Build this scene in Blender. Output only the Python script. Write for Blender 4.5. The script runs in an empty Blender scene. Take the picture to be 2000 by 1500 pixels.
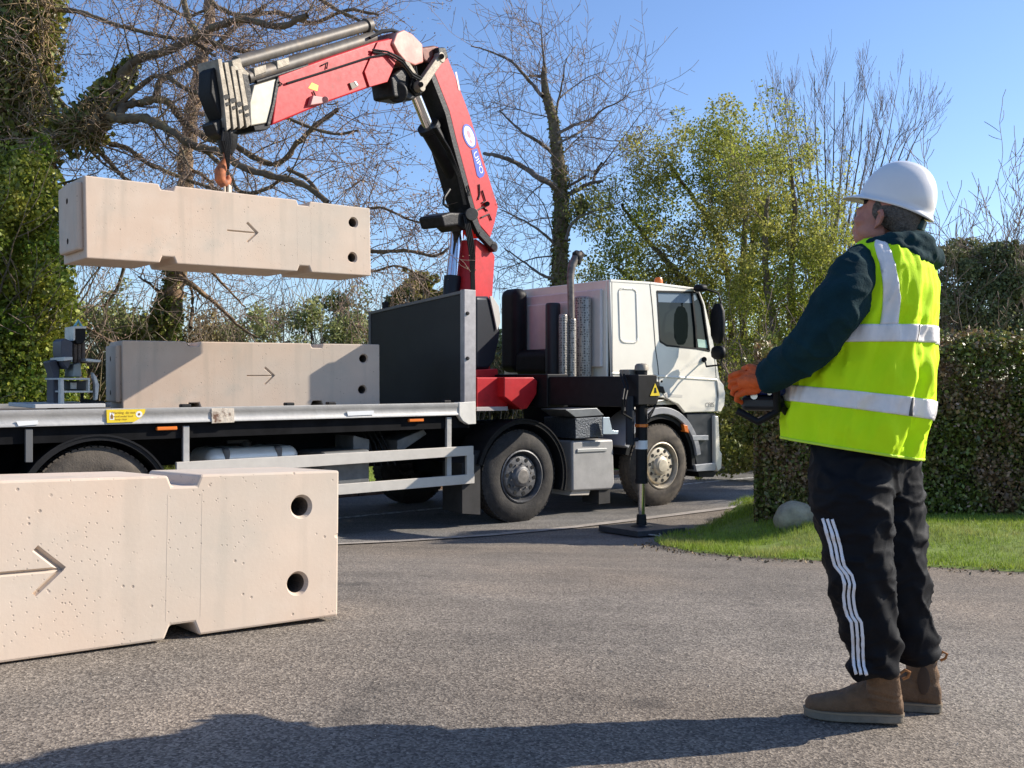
import bpy, bmesh, math, random
import numpy as np
from mathutils import Vector, Matrix, noise
from mathutils.bvhtree import BVHTree
SC = bpy.context.scene
C = SC.collection
# ------------------------------------------------------------------ camera
FPX, HX, HY, CZ = 1900.0, 1000.0, 744.0, 1.61        # focal length in photo pixels, principal point, eye height
cam = bpy.data.cameras.new('camera'); camo = bpy.data.objects.new('camera', cam); C.objects.link(camo)
cam.sensor_width = 36.0; cam.lens = 36.0*FPX/2000.0
camo.location = (0, 0, CZ); camo.rotation_euler = (math.radians(90), 0, 0)
cam.shift_y = -(750-HY)/2000.0
cam.clip_start = 0.05; cam.clip_end = 2000
SC.camera = camo
# ------------------------------------------------------------------ world and sun
SUN_EL, SUN_AZ = math.radians(29.5), math.radians(76)   # azimuth clockwise from +Y
w = bpy.data.worlds.new('World'); SC.world = w; w.use_nodes = True
nt = w.node_tree; nt.nodes.clear()
sky = nt.nodes.new('ShaderNodeTexSky'); sky.sky_type = 'NISHITA'; sky.sun_disc = False
sky.sun_elevation = SUN_EL; sky.sun_rotation = SUN_AZ; sky.air_density = 1.0; sky.dust_density = 0.35; sky.ozone_density = 3.2
bg = nt.nodes.new('ShaderNodeBackground'); bg.inputs['Strength'].default_value = 0.113
wo = nt.nodes.new('ShaderNodeOutputWorld')
tint = nt.nodes.new('ShaderNodeVectorMath'); tint.operation = 'MULTIPLY'; tint.inputs[1].default_value = (1.0, 1.05, 1.2)
nt.links.new(sky.outputs[0], tint.inputs[0]); nt.links.new(tint.outputs[0], bg.inputs[0]); nt.links.new(bg.outputs[0], wo.inputs[0])
sl = bpy.data.lights.new('sun', 'SUN'); sl.energy = 5.0; sl.angle = math.radians(0.5); sl.color = (1.0, 0.92, 0.80)
so = bpy.data.objects.new('sun', sl); C.objects.link(so)
SUNV = Vector((math.sin(SUN_AZ)*math.cos(SUN_EL), math.cos(SUN_AZ)*math.cos(SUN_EL), math.sin(SUN_EL)))
so.rotation_euler = SUNV.to_track_quat('Z', 'Y').to_euler(); so.location = (30, 5, 25)
SC.view_settings.view_transform = 'Standard'; SC.view_settings.look = 'None'
SC.view_settings.exposure = 0.57; SC.view_settings.gamma = 1
SC.render.engine = 'CYCLES'
SC.cycles.max_bounces = 6; SC.cycles.transparent_max_bounces = 6
# ------------------------------------------------------------------ measuring helpers
def at(px, py, Y):                                    # point at depth Y
    return Vector(((px-HX)/FPX*Y, Y, CZ+(HY-py)/FPX*Y))
def sm(a, b, x):
    t = max(0.0, min(1.0, (x-a)/(b-a))); return t*t*(3-2*t)
def G(x, y):                                          # ground height
    near = .598-.0306*max(-6, min(6, x))-.0198*min(y, 5)
    return near*(1-sm(3.8, 11.0, y))
def gnd(px, py):                                      # where the ray through a pixel meets the ground
    rx, rz = (px-HX)/FPX, (HY-py)/FPX
    lo, hi = .5, 60.
    for _ in range(40):
        m = (lo+hi)/2
        if CZ+rz*m > G(rx*m, m): lo = m
        else: hi = m
    return Vector((rx*lo, lo, G(rx*lo, lo)))
TYAW = math.radians(38.4)
TA = Vector((math.cos(TYAW), math.sin(TYAW), 0)); TB = Vector((-math.sin(TYAW), math.cos(TYAW), 0))
TO = Vector((.116, 11.04, 0))                         # lorry frame: ground under second axle, near side
def TW(a, b, z): return TO+TA*a+TB*b+Vector((0, 0, z))
def tk(px, py, b=0.0):                                # pixel -> (a, z) in the plane b of the lorry
    r = Vector(((px-HX)/FPX, 1, (HY-py)/FPX))
    t = (TO.dot(TB)+b)/r.dot(TB); p = r*t
    return ((p-TO).dot(TA), p.z+CZ)
def ta(px, py, a):                                    # pixel -> (b, z) in a plane of constant a
    r = Vector(((px-HX)/FPX, 1, (HY-py)/FPX))
    t = (TO.dot(TA)+a)/r.dot(TA); p = r*t
    return ((p-TO).dot(TB), p.z+CZ)
# boom plane
BC = Vector((-.35, 12.26, 0)); BT = Vector((-2.57, 8.79, 0))
BD = (BT-BC).normalized(); BN = Vector((-BD.y, BD.x, 0));
if BN.y > 0: BN = -BN                                 # normal on the camera side
def bp(px, py, off=0.0):
    r = Vector(((px-HX)/FPX, 1, (HY-py)/FPX))
    t = (BC.dot(BN)+off)/r.dot(BN)
    p = r*t; return Vector((p.x, p.y, p.z+CZ))
# ------------------------------------------------------------------ materials
MATS = {}
def M(name, col, rough=.6, metal=0., var=0., vs=3., col2=None, bump=0., bs=40., coat=0., spec=None, thr=None, island=0., trans=0., sheen=0.):
    """procedural principled material: two-scale noise tint, optional second colour in patches, noise bump"""
    if name in MATS: return MATS[name]
    m = bpy.data.materials.new(name); m.use_nodes = True; MATS[name] = m
    t = m.node_tree; N = t.nodes; L = t.links
    b = N['Principled BSDF']; b.inputs['Roughness'].default_value = rough; b.inputs['Metallic'].default_value = metal
    if coat: b.inputs['Coat Weight'].default_value = coat; b.inputs['Coat Roughness'].default_value = .08
    if spec is not None: b.inputs['Specular IOR Level'].default_value = spec
    if sheen: b.inputs['Sheen Weight'].default_value = sheen
    tc = N.new('ShaderNodeTexCoord')
    src = None
    base = N.new('ShaderNodeRGB'); base.outputs[0].default_value = (*col, 1); src = base.outputs[0]
    def nz(scale, detail=5, rough_=.6):
        n = N.new('ShaderNodeTexNoise'); n.inputs['Scale'].default_value = scale; n.inputs['Detail'].default_value = detail
        n.inputs['Roughness'].default_value = rough_; L.new(tc.outputs['Object'], n.inputs['Vector']); return n
    def ramp(sock, a, b_):
        r = N.new('ShaderNodeMapRange'); r.inputs['From Min'].default_value = a; r.inputs['From Max'].default_value = b_
        r.clamp = True; L.new(sock, r.inputs['Value']); return r.outputs[0]
    def mix(f, A, B, mode='MIX'):
        x = N.new('ShaderNodeMix'); x.data_type = 'RGBA'; x.blend_type = mode
        if isinstance(f, (int, float)): x.inputs[0].default_value = f
        else: L.new(f, x.inputs[0])
        for k, v in ((6, A), (7, B)):
            if isinstance(v, tuple): x.inputs[k].default_value = (*v, 1)
            else: L.new(v, x.inputs[k])
        return x.outputs[2]
    if col2 is not None:
        n = nz(vs, 8, .65); a0, b0 = thr or (.48, .62)
        src = mix(ramp(n.outputs[0], a0, b0), src, col2)
    if var:
        n = nz(vs*2.3, 6); g = ramp(n.outputs[0], .3, .7)
        v = N.new('ShaderNodeMapRange'); v.inputs['To Min'].default_value = 1-var; v.inputs['To Max'].default_value = 1+var
        L.new(g, v.inputs['Value'])
        x = N.new('ShaderNodeVectorMath'); x.operation = 'SCALE'; L.new(src, x.inputs[0]); L.new(v.outputs[0], x.inputs['Scale']); src = x.outputs[0]
    if island:
        ge = N.new('ShaderNodeNewGeometry')
        v = N.new('ShaderNodeMapRange'); v.inputs['To Min'].default_value = 1-island; v.inputs['To Max'].default_value = 1+island
        L.new(ge.outputs['Random Per Island'], v.inputs['Value'])
        x = N.new('ShaderNodeVectorMath'); x.operation = 'SCALE'; L.new(src, x.inputs[0]); L.new(v.outputs[0], x.inputs['Scale']); src = x.outputs[0]
    L.new(src, b.inputs['Base Color'])
    if bump:
        n = nz(bs, 6); bm_ = N.new('ShaderNodeBump'); bm_.inputs['Strength'].default_value = bump; bm_.inputs['Distance'].default_value = .02
        L.new(n.outputs[0], bm_.inputs['Height']); L.new(bm_.outputs[0], b.inputs['Normal'])
        r = N.new('ShaderNodeMapRange'); r.inputs['To Min'].default_value = max(0, rough-.12); r.inputs['To Max'].default_value = min(1, rough+.12)
        L.new(n.outputs[0], r.inputs['Value']); L.new(r.outputs[0], b.inputs['Roughness'])
    if trans:
        b.inputs['Transmission Weight'].default_value = 0
        ts = N.new('ShaderNodeBsdfTranslucent'); L.new(src, ts.inputs[0]); ad = N.new('ShaderNodeMixShader'); ad.inputs[0].default_value = trans
        L.new(b.outputs[0], ad.inputs[1]); L.new(ts.outputs[0], ad.inputs[2]); L.new(ad.outputs[0], N['Material Output'].inputs[0])
    return m
def node_mat(name):
    m = bpy.data.materials.new(name); m.use_nodes = True; MATS[name] = m
    return m, m.node_tree.nodes, m.node_tree.links, m.node_tree.nodes['Principled BSDF']
# ------------------------------------------------------------------ mesh builder (everything in world coordinates)
def tag(o, label=None, cat=None, group=None, kind=None):
    if label: o['label'] = label
    if cat: o['category'] = cat
    if group: o['group'] = group
    if kind: o['kind'] = kind
    return o
def empty(name, loc, rz=0., label=None, cat=None, group=None):
    o = bpy.data.objects.new(name, None); C.objects.link(o); o.empty_display_size = .3
    o.location = loc; o.rotation_euler = (0, 0, rz)
    o['_mw'] = 0; del o['_mw']
    return tag(o, label, cat, group)
def mw(o):
    m = Matrix.LocRotScale(o.location, o.rotation_euler, o.scale)
    return mw(o.parent) @ m if o.parent else m
class MB:
    def __init__(s): s.v = []; s.f = []; s.m = []; s.cur = 0
    def add(s, vs, fs):
        k = len(s.v); s.v += [tuple(v) for v in vs]; s.f += [tuple(i+k for i in f) for f in fs]; s.m += [s.cur]*len(fs); return s
    def prism(s, pts, ext):                           # polygon extruded along a vector
        n = len(pts); e = Vector(ext); pts = [Vector(p) for p in pts]
        nrm = Vector((0, 0, 0))
        for i in range(n): nrm += pts[i].cross(pts[(i+1) % n])
        if nrm.dot(e) > 0: pts = pts[::-1]
        vs = pts+[p+e for p in pts]
        fs = [tuple(range(n)), tuple(range(2*n-1, n-1, -1))]+[(i+n, (i+1) % n+n, (i+1) % n, i)[::1] for i in range(n)]
        return s.add(vs, fs)
    def box(s, o, ax, ay, az):                        # corner and three edge vectors
        o, ax, ay, az = map(Vector, (o, ax, ay, az))
        if ax.cross(ay).dot(az) < 0: o = o+ax; ax = -ax
        v = [o, o+ax, o+ax+ay, o+ay, o+az, o+ax+az, o+ax+ay+az, o+ay+az]
        return s.add(v, [(3, 2, 1, 0), (4, 5, 6, 7), (0, 1, 5, 4), (1, 2, 6, 5), (2, 3, 7, 6), (3, 0, 4, 7)])
    def tbox(s, a0, a1, b0, b1, z0, z1):              # box in the lorry frame
        return s.box(TW(a0, b0, z0), TA*(a1-a0), TB*(b1-b0), Vector((0, 0, z1-z0)))
    def side(s, pix, b0, b1):                         # outline read on the photo in lorry plane b0, extruded to b1
        return s.prism([TW(a, b0, z) for a, z in (tk(x, y, b0) for x, y in pix)], TB*(b1-b0))
    def sidez(s, az, b0, b1): return s.prism([TW(a, b0, z) for a, z in az], TB*(b1-b0))
    def boom(s, pix, w, off=None):
        o = w/2 if off is None else off
        return s.prism([bp(x, y, o) for x, y in pix], -BN*w)
    def tube(s, path, r, n=10, cap=True, flat=None):
        path = [Vector(p) for p in path]; m = len(path)
        rr = r if isinstance(r, (list, tuple)) else [r]*m
        vs = []; T0 = (path[1]-path[0]).normalized()
        up = Vector((0, 0, 1)) if abs(T0.z) < .9 else Vector((1, 0, 0))
        A = T0.cross(up).normalized(); Bv = T0.cross(A).normalized()
        for i in range(m):
            T = (path[min(i+1, m-1)]-path[max(i-1, 0)])
            if T.length < 1e-9: T = T0
            T.normalize()
            A = (A-T*A.dot(T)); A.normalize(); Bv = T.cross(A)
            for k in range(n):
                an = 2*math.pi*k/n; q = rr[i]
                vs.append(path[i]+A*math.cos(an)*q+Bv*math.sin(an)*(q if flat is None else q*flat))
        fs = []
        for i in range(m-1):
            for k in range(n):
                a = i*n+k; b_ = i*n+(k+1) % n
                fs.append((a, b_, b_+n, a+n))
        if cap: fs.append(tuple(range(n-1, -1, -1))); fs.append(tuple(range((m-1)*n, m*n)))
        return s.add(vs, fs)
    def cyl(s, p, q, r, n=20, r2=None): return s.tube([p, q], [r, r if r2 is None else r2], n)
    def lathe(s, c, ax, prof, n=32, arc=(0, 2*math.pi)):   # prof: (distance along axis, radius)
        c = Vector(c); ax = Vector(ax).normalized(); up = Vector((0, 0, 1)) if abs(ax.z) < .9 else Vector((1, 0, 0))
        A = ax.cross(up).normalized(); Bv = ax.cross(A)
        full = abs(arc[1]-arc[0]-2*math.pi) < 1e-6; nn = n if full else n+1
        vs = []
        for h, r in prof:
            for k in range(nn):
                an = arc[0]+(arc[1]-arc[0])*k/n
                vs.append(c+ax*h+(A*math.cos(an)+Bv*math.sin(an))*r)
        fs = []
        for i in range(len(prof)-1):
            for k in range(n):
                a = i*nn+k; b_ = i*nn+((k+1) % nn if full else k+1)
                fs.append((a, a+nn, b_+nn, b_))
        return s.add(vs, fs)
    def loft(s, rings, cap=True):
        n = len(rings[0]); vs = [p for r in rings for p in r]; fs = []
        for i in range(len(rings)-1):
            for k in range(n):
                a = i*n+k; b_ = i*n+(k+1) % n; fs.append((a, b_, b_+n, a+n))
        if cap: fs.append(tuple(range(n-1, -1, -1))); fs.append(tuple(range((len(rings)-1)*n, len(rings)*n)))
        return s.add(vs, fs)
    def ell(s, c, axes, n=20, m=12):                  # ellipsoid, axes = three vectors
        c = Vector(c); A, B_, D = map(Vector, axes); vs = [c-D]
        for i in range(1, m):
            t = math.pi*i/m
            for k in range(n):
                p = 2*math.pi*k/n
                vs.append(c+(A*math.cos(p)+B_*math.sin(p))*math.sin(t)-D*math.cos(t))
        vs.append(c+D); fs = []
        for k in range(n): fs.append((0, 1+(k+1) % n, 1+k))
        for i in range(m-2):
            for k in range(n):
                a = 1+i*n+k; b_ = 1+i*n+(k+1) % n; fs.append((a, b_, b_+n, a+n))
        e = len(vs)-1
        for k in range(n): fs.append((e, 1+(m-2)*n+k, 1+(m-2)*n+(k+1) % n))
        return s.add(vs, fs)
    def mesh(s, name, inv=None):
        me = bpy.data.meshes.new(name)
        vs = s.v if inv is None else [tuple(inv @ Vector(v)) for v in s.v]
        me.from_pydata(vs, [], s.f); me.polygons.foreach_set('material_index', s.m)
        bm = bmesh.new(); bm.from_mesh(me); bmesh.ops.recalc_face_normals(bm, faces=bm.faces); bm.to_mesh(me); bm.free()
        return me
    def build(s, name, mat, parent=None, bev=0., smooth=None, label=None, loc=None, seg=2, cat=None, group=None, kind=None):
        mats = mat if isinstance(mat, (list, tuple)) else [mat]
        if parent: inv = mw(parent).inverted()
        elif loc is not None: inv = Matrix.Translation(-Vector(loc))
        else:
            a = np.array(s.v); c = Vector((float(a[:, 0].mean()), float(a[:, 1].mean()), float(a[:, 2].min()))); loc = c; inv = Matrix.Translation(-c)
        me = s.mesh(name, inv); 
        for m in mats: me.materials.append(m)
        o = bpy.data.objects.new(name, me); C.objects.link(o)
        if parent: o.parent = parent
        else: o.location = loc
        if bev:
            b = o.modifiers.new('bevel', 'BEVEL'); b.width = bev; b.segments = seg; b.limit_method = 'ANGLE'; b.angle_limit = math.radians(40); b.harden_normals = True
        if smooth is not False: shade(me, smooth or 40)
        return tag(o, label, cat, group, kind)
def shade(me, ang=40):
    me.polygons.foreach_set('use_smooth', [True]*len(me.polygons))
    try: me.set_sharp_from_angle(angle=math.radians(ang))
    except Exception: pass
def evald(o):                                          # bake an object's modifiers into new mesh data
    bpy.context.view_layer.update()
    dg = bpy.context.evaluated_depsgraph_get()
    return bpy.data.meshes.new_from_object(o.evaluated_get(dg), depsgraph=dg)
def remesh(o, vox, smooth_it=6, fac=.6):
    m = o.modifiers.new('r', 'REMESH'); m.mode = 'VOXEL'; m.voxel_size = vox
    s_ = o.modifiers.new('s', 'SMOOTH'); s_.factor = fac; s_.iterations = smooth_it
    me = evald(o); mats = list(o.data.materials); o.modifiers.clear(); old = o.data; o.data = me
    if not me.materials:
        for x in mats: me.materials.append(x)
    me.polygons.foreach_set('use_smooth', [True]*len(me.polygons)); return o
def displace(o, fn):                                   # fn(co, normal) -> offset along normal, co in local coordinates
    me = o.data; n = len(me.vertices)
    nr = [v.normal.copy() for v in me.vertices]
    for i, v in enumerate(me.vertices): v.co = v.co+nr[i]*fn(v.co, nr[i])
    me.update()
def nz3(p, s, o=0): return noise.noise(Vector((p[0]*s+o, p[1]*s-o*.7, p[2]*s+o*1.3)))
# ================================================================== THE SETTING
# asphalt
def asphalt(name, base, light, dark, sc=1.0):
    m, N, L, b = node_mat(name)
    tc = N.new('ShaderNodeTexCoord')
    def nz(scale, det=4, r=.6):
        n = N.new('ShaderNodeTexNoise'); n.inputs['Scale'].default_value = scale; n.inputs['Detail'].default_value = det; n.inputs['Roughness'].default_value = r
        L.new(tc.outputs['Object'], n.inputs['Vector']); return n
    vo = N.new('ShaderNodeTexVoronoi'); vo.inputs['Scale'].default_value = 125*sc; L.new(tc.outputs['Object'], vo.inputs['Vector'])
    vr = N.new('ShaderNodeValToRGB'); L.new(vo.outputs['Color'], vr.inputs[0])
    e = vr.color_ramp.elements; e[0].position = .1; e[0].color = (*dark, 1); e[1].position = .9; e[1].color = (*light, 1)
    e2 = vr.color_ramp.elements.new(.5); e2.color = (*base, 1)
    n1 = nz(230*sc, 3); n1r = N.new('ShaderNodeMapRange'); n1r.inputs['From Min'].default_value = .3; n1r.inputs['From Max'].default_value = .7
    n1r.inputs['To Min'].default_value = .74; n1r.inputs['To Max'].default_value = 1.26; L.new(n1.outputs[0], n1r.inputs['Value'])
    n2 = nz(.9, 6, .7); n2r = N.new('ShaderNodeMapRange'); n2r.inputs['From Min'].default_value = .3; n2r.inputs['From Max'].default_value = .7
    n2r.inputs['To Min'].default_value = .70; n2r.inputs['To Max'].default_value = 1.22; L.new(n2.outputs[0], n2r.inputs['Value'])
    mu = N.new('ShaderNodeMath'); mu.operation = 'MULTIPLY'; L.new(n1r.outputs[0], mu.inputs[0]); L.new(n2r.outputs[0], mu.inputs[1])
    # faint rolled streaks along the drive
    mp = N.new('ShaderNodeMapping'); mp.inputs['Scale'].default_value = (.25, 2.2, 1); mp.inputs['Rotation'].default_value = (0, 0, -.08); L.new(tc.outputs['Object'], mp.inputs['Vector'])
    n3 = N.new('ShaderNodeTexNoise'); n3.inputs['Scale'].default_value = 1.3; n3.inputs['Detail'].default_value = 5; L.new(mp.outputs[0], n3.inputs['Vector'])
    n3r = N.new('ShaderNodeMapRange'); n3r.inputs['From Min'].default_value = .3; n3r.inputs['From Max'].default_value = .7
    n3r.inputs['To Min'].default_value = .84; n3r.inputs['To Max'].default_value = 1.12; L.new(n3.outputs[0], n3r.inputs['Value'])
    mu2 = N.new('ShaderNodeMath'); mu2.operation = 'MULTIPLY'; L.new(mu.outputs[0], mu2.inputs[0]); L.new(n3r.outputs[0], mu2.inputs[1])
    x = N.new('ShaderNodeVectorMath'); x.operation = 'SCALE'; L.new(vr.outputs[0], x.inputs[0]); L.new(mu2.outputs[0], x.inputs['Scale'])
    sp = N.new('ShaderNodeTexNoise'); sp.inputs['Scale'].default_value = 2.6; sp.inputs['Detail'].default_value = 2; L.new(tc.outputs['Object'], sp.inputs['Vector'])
    spr = N.new('ShaderNodeMapRange'); spr.inputs['From Min'].default_value = .68; spr.inputs['From Max'].default_value = .76; spr.inputs['To Max'].default_value = .45; L.new(sp.outputs[0], spr.inputs['Value'])
    oil = N.new('ShaderNodeMix'); oil.data_type = 'RGBA'; L.new(spr.outputs[0], oil.inputs[0]); L.new(x.outputs[0], oil.inputs[6]); oil.inputs[7].default_value = (.05, .045, .04, 1)
    br = N.new('ShaderNodeTexNoise'); br.inputs['Scale'].default_value = .45; br.inputs['Detail'].default_value = 4; L.new(tc.outputs['Object'], br.inputs['Vector'])
    brr = N.new('ShaderNodeMapRange'); brr.inputs['From Min'].default_value = .45; brr.inputs['From Max'].default_value = .65; brr.inputs['To Max'].default_value = .35; L.new(br.outputs[0], brr.inputs['Value'])
    brn = N.new('ShaderNodeMix'); brn.data_type = 'RGBA'; brn.blend_type = 'MULTIPLY'; L.new(brr.outputs[0], brn.inputs[0]); L.new(oil.outputs[2], brn.inputs[6]); brn.inputs[7].default_value = (.95, .78, .6, 1)
    L.new(brn.outputs[2], b.inputs['Base Color']); b.inputs['Roughness'].default_value = .88; b.inputs['Specular IOR Level'].default_value = .3
    bu = N.new('ShaderNodeBump'); bu.inputs['Strength'].default_value = .45; bu.inputs['Distance'].default_value = .006
    ad = N.new('ShaderNodeMath'); ad.operation = 'ADD'; L.new(vo.outputs['Distance'], ad.inputs[0]); L.new(n1.outputs[0], ad.inputs[1])
    L.new(ad.outputs[0], bu.inputs['Height']); L.new(bu.outputs[0], b.inputs['Normal'])
    return m
drive_m = asphalt('drive_asphalt', (.190, .163, .135), (.35, .305, .250), (.085, .072, .060))
road_m = asphalt('road_asphalt', (.17, .163, .153), (.30, .285, .265), (.08, .076, .07))
soil_m = M('field_soil', (.075, .085, .03), .95, col2=(.11, .085, .05), vs=.5, var=.2, bump=.5, bs=8)
def patch(name, xs, ys, zf, mat, kind='structure'):
    xs = list(xs); ys = list(ys); nx, ny = len(xs), len(ys)
    v = [(x, y, zf(x, y)) for y in ys for x in xs]
    f = [(j*nx+i, j*nx+i+1, (j+1)*nx+i+1, (j+1)*nx+i) for j in range(ny-1) for i in range(nx-1)]
    me = bpy.data.meshes.new(name); me.from_pydata(v, [], f); me.materials.append(mat)
    me.polygons.foreach_set('use_smooth', [True]*len(f))
    o = bpy.data.objects.new(name, me); C.objects.link(o); o['kind'] = kind; return o
def bcoord(x, y): return (Vector((x, y, 0))-TO).dot(TB)
# one big ground sheet (field and soil below everything), drive laid over it
patch('ground', [-800, -200, -60, -30]+list(np.arange(-20, 31, 2.5))+[60, 200, 800], [-60, -20, -8]+list(np.arange(-4, 30, 1.))+[40, 80, 200, 900],
      lambda x, y: G(x, y)-.02+(.25*sm(4.6, 9, bcoord(x, y)) if y > 5 else 0), soil_m)
ROADB = (-.62, 3.35)
def grid_poly(name, az, mat, dz=0., kind='structure'):   # strip in lorry frame: a list, b list
    al, bl = az; v = []; f = []
    for b_ in bl:
        for a in al:
            p = TW(a, b_, 0); v.append((p.x, p.y, G(p.x, p.y)+dz))
    nx = len(al)
    f = [(j*nx+i, j*nx+i+1, (j+1)*nx+i+1, (j+1)*nx+i) for j in range(len(bl)-1) for i in range(nx-1)]
    me = bpy.data.meshes.new(name); me.from_pydata(v, [], f); me.materials.append(mat); me.polygons.foreach_set('use_smooth', [True]*len(f))
    o = bpy.data.objects.new(name, me); C.objects.link(o); o['kind'] = kind; return o
# the drive: from far left to the grass on the right, its outline follows the verge
verge_edge = [gnd(*p) for p in ((1275, 1060), (1295, 1070), (1350, 1080), (1450, 1090), (1600, 1097), (1800, 1108), (1995, 1120), (2400, 1142))]
verge_far = [gnd(*p) for p in ((1262, 1040), (1380, 1018), (1470, 1008))]
drive_pts_y = list(np.arange(-6, 10.9, .35))
def drive_right(y):
    e = verge_edge
    if y > e[0].y: return 40.
    return 40.
patch('driveway', list(np.arange(-24, 14, .75)), list(np.arange(-6, 12.6, .3)), lambda x, y: G(x, y), drive_m)
grid_poly('road', (list(np.arange(-60, 90, 1.)), list(np.linspace(ROADB[0], ROADB[1], 7))), road_m, .006)
line_m = M('worn_road_paint', (.55, .55, .53), .8, col2=(.14, .135, .13), vs=14, thr=(.45, .6), bump=.3, bs=90)
kerbm = M('kerb_concrete', (.34, .3, .26), .9, var=.25, vs=3, bump=.4, bs=50)
for a0 in np.arange(-44.5, 60, 6.):
    grid_poly('centre_line', (list(np.linspace(a0, a0+4.2, 6)), [1.52, 1.62]), line_m, .011)
grid_poly('edge_strip', (list(np.arange(-60, 90, 1.)), [ROADB[0]-.10, ROADB[0]+.04]), kerbm, .010)
k = MB()
for a0 in np.arange(-60, 90, .92):
    k.tbox(a0, a0+.9, ROADB[1]+.003, ROADB[1]+.13, -.05, .07)
k.build('far_kerb', M('kerb_earthy', (.2, .13, .09), .95, var=.3, vs=4, bump=.5, bs=30), loc=(0, 0, 0), bev=.012, kind='structure')
# verge beyond the road, with a low bank
vb = []; 
def fv(name, a, b, zf, mat):
    al, bl = list(a), list(b); nx = len(al); v = []
    for b_ in bl:
        for x in al:
            p = TW(x, b_, 0); v.append((p.x, p.y, zf(x, b_)))
    f = [(j*nx+i, j*nx+i+1, (j+1)*nx+i+1, (j+1)*nx+i) for j in range(len(bl)-1) for i in range(nx-1)]
    me = bpy.data.meshes.new(name); me.from_pydata(v, [], f); me.materials.append(mat); me.polygons.foreach_set('use_smooth', [True]*len(f))
    o = bpy.data.objects.new(name, me); C.objects.link(o); o['kind'] = 'structure'; return o
grass_base = M('turf', (.16, .22, .03), .95, col2=(.13, .11, .05), vs=2.2, thr=(.55, .75), var=.35, bump=.6, bs=25)
def bankz(a, b): return .055+.22*sm(3.5, 5.0, b)+.05*noise.noise(Vector((a*.6, b*1.3, 0)))
fv('far_verge', np.arange(-40, 70, .6), np.linspace(ROADB[1]+.13, 6.4, 9), bankz, grass_base)
# verge on the right: lawn strip between drive and hedge
VZ = .035
vp = verge_edge+[Vector((9, verge_edge[-1].y+.2, 0)), Vector((16, 6.5, 0)), Vector((16, 16, 0))]
hedge_left = gnd(1480, 1006)
far_line = [TW(a, ROADB[0]-.14, 0) for a in (16, 10, 6, 4.4, 3.6)]
poly = [Vector((p.x, p.y, 0)) for p in vp]+[TW(16, ROADB[0]-.14, 0), TW(9, ROADB[0]-.14, 0), gnd(1520, 992), gnd(1440, 1012), gnd(1350, 1038), gnd(1290, 1054)]
def inside(x, y, P):
    c = False; n = len(P); j = n-1
    for i in range(n):
        if (P[i].y > y) != (P[j].y > y) and x < (P[j].x-P[i].x)*(y-P[i].y)/(P[j].y-P[i].y)+P[i].x: c = not c
        j = i
    return c
EXx = [p.x for p in verge_edge]; EYy = [p.y for p in verge_edge]
def LZ(x, y):                                          # the lawn banks up towards the hedge
    return .20*sm(.1, 2.2, y-float(np.interp(x, EXx, EYy)))*sm(2.0, 2.9, x)*(1-sm(11.6, 13, y))
bm = bmesh.new(); bv = [bm.verts.new((p.x, p.y, 0)) for p in poly]; bm.faces.new(bv)
bmesh.ops.triangulate(bm, faces=bm.faces[:])
for _ in range(4): bmesh.ops.subdivide_edges(bm, edges=[e for e in bm.edges if e.calc_length() > .5], cuts=2)
bmesh.ops.triangulate(bm, faces=bm.faces[:])
for v in bm.verts:
    edge = 9.
    for qi in range(len(poly)):
        A_, B2 = poly[qi], poly[(qi+1) % len(poly)]; dx, dy = B2.x-A_.x, B2.y-A_.y; tt = max(0, min(1, ((v.co.x-A_.x)*dx+(v.co.y-A_.y)*dy)/(dx*dx+dy*dy+1e-9)))
        edge = min(edge, math.hypot(v.co.x-A_.x-dx*tt, v.co.y-A_.y-dy*tt))
    v.co.z = G(v.co.x, v.co.y)+LZ(v.co.x, v.co.y)-.012+(VZ+.012+.02*noise.noise(v.co*1.7))*min(1, edge*3)
me = bpy.data.meshes.new('lawn'); bm.to_mesh(me); bm.free(); me.materials.append(grass_base); me.polygons.foreach_set('use_smooth', [True]*len(me.polygons))
lawn = bpy.data.objects.new('lawn', me); C.objects.link(lawn); lawn['kind'] = 'structure'
# grass blades
def tri_cloud(name, P, D, Wd, S, mat, parent=None, loc=(0, 0, 0), two=True, **kw):
    """blades: base P, tip vector D, width vector Wd"""
    n = len(P); v = np.empty((n*3, 3), np.float32); v[0::3] = P-Wd/2; v[1::3] = P+Wd/2; v[2::3] = P+D
    me = bpy.data.meshes.new(name); me.vertices.add(n*3); me.vertices.foreach_set('co', (v-np.array(loc, np.float32)).ravel())
    me.loops.add(n*3); me.loops.foreach_set('vertex_index', np.arange(n*3, dtype=np.int32))
    me.polygons.add(n); me.polygons.foreach_set('loop_start', np.arange(0, n*3, 3, dtype=np.int32)); me.polygons.foreach_set('loop_total', np.full(n, 3, np.int32))
    me.update(); me.materials.append(mat)
    o = bpy.data.objects.new(name, me); C.objects.link(o)
    if parent: o.parent = parent
    o.location = loc if not parent else (0, 0, 0)
    return tag(o, **kw)
rng = np.random.default_rng(5)
blade_m = M('grass_blade', (.25, .34, .035), .7, col2=(.42, .38, .13), vs=1.6, thr=(.5, .72), island=.45, trans=.3)
def blades(name, pts, h, mat, label, cat='grass'):
    P = np.array(pts, np.float32); n = len(P)
    D = np.stack([rng.normal(0, .35, n), rng.normal(0, .35, n), np.ones(n)], 1)*(h*rng.uniform(.5, 1.25, n))[:, None]
    a = rng.uniform(0, math.pi, n); w_ = rng.uniform(.004, .009, n)
    Wd = np.stack([np.cos(a)*w_, np.sin(a)*w_, np.zeros(n)], 1)
    tri_cloud(name, P, D.astype(np.float32), Wd.astype(np.float32), None, mat, label=label, cat=cat, kind='stuff')
pts = []
xmin, xmax = min(p.x for p in poly), 9.5
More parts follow.
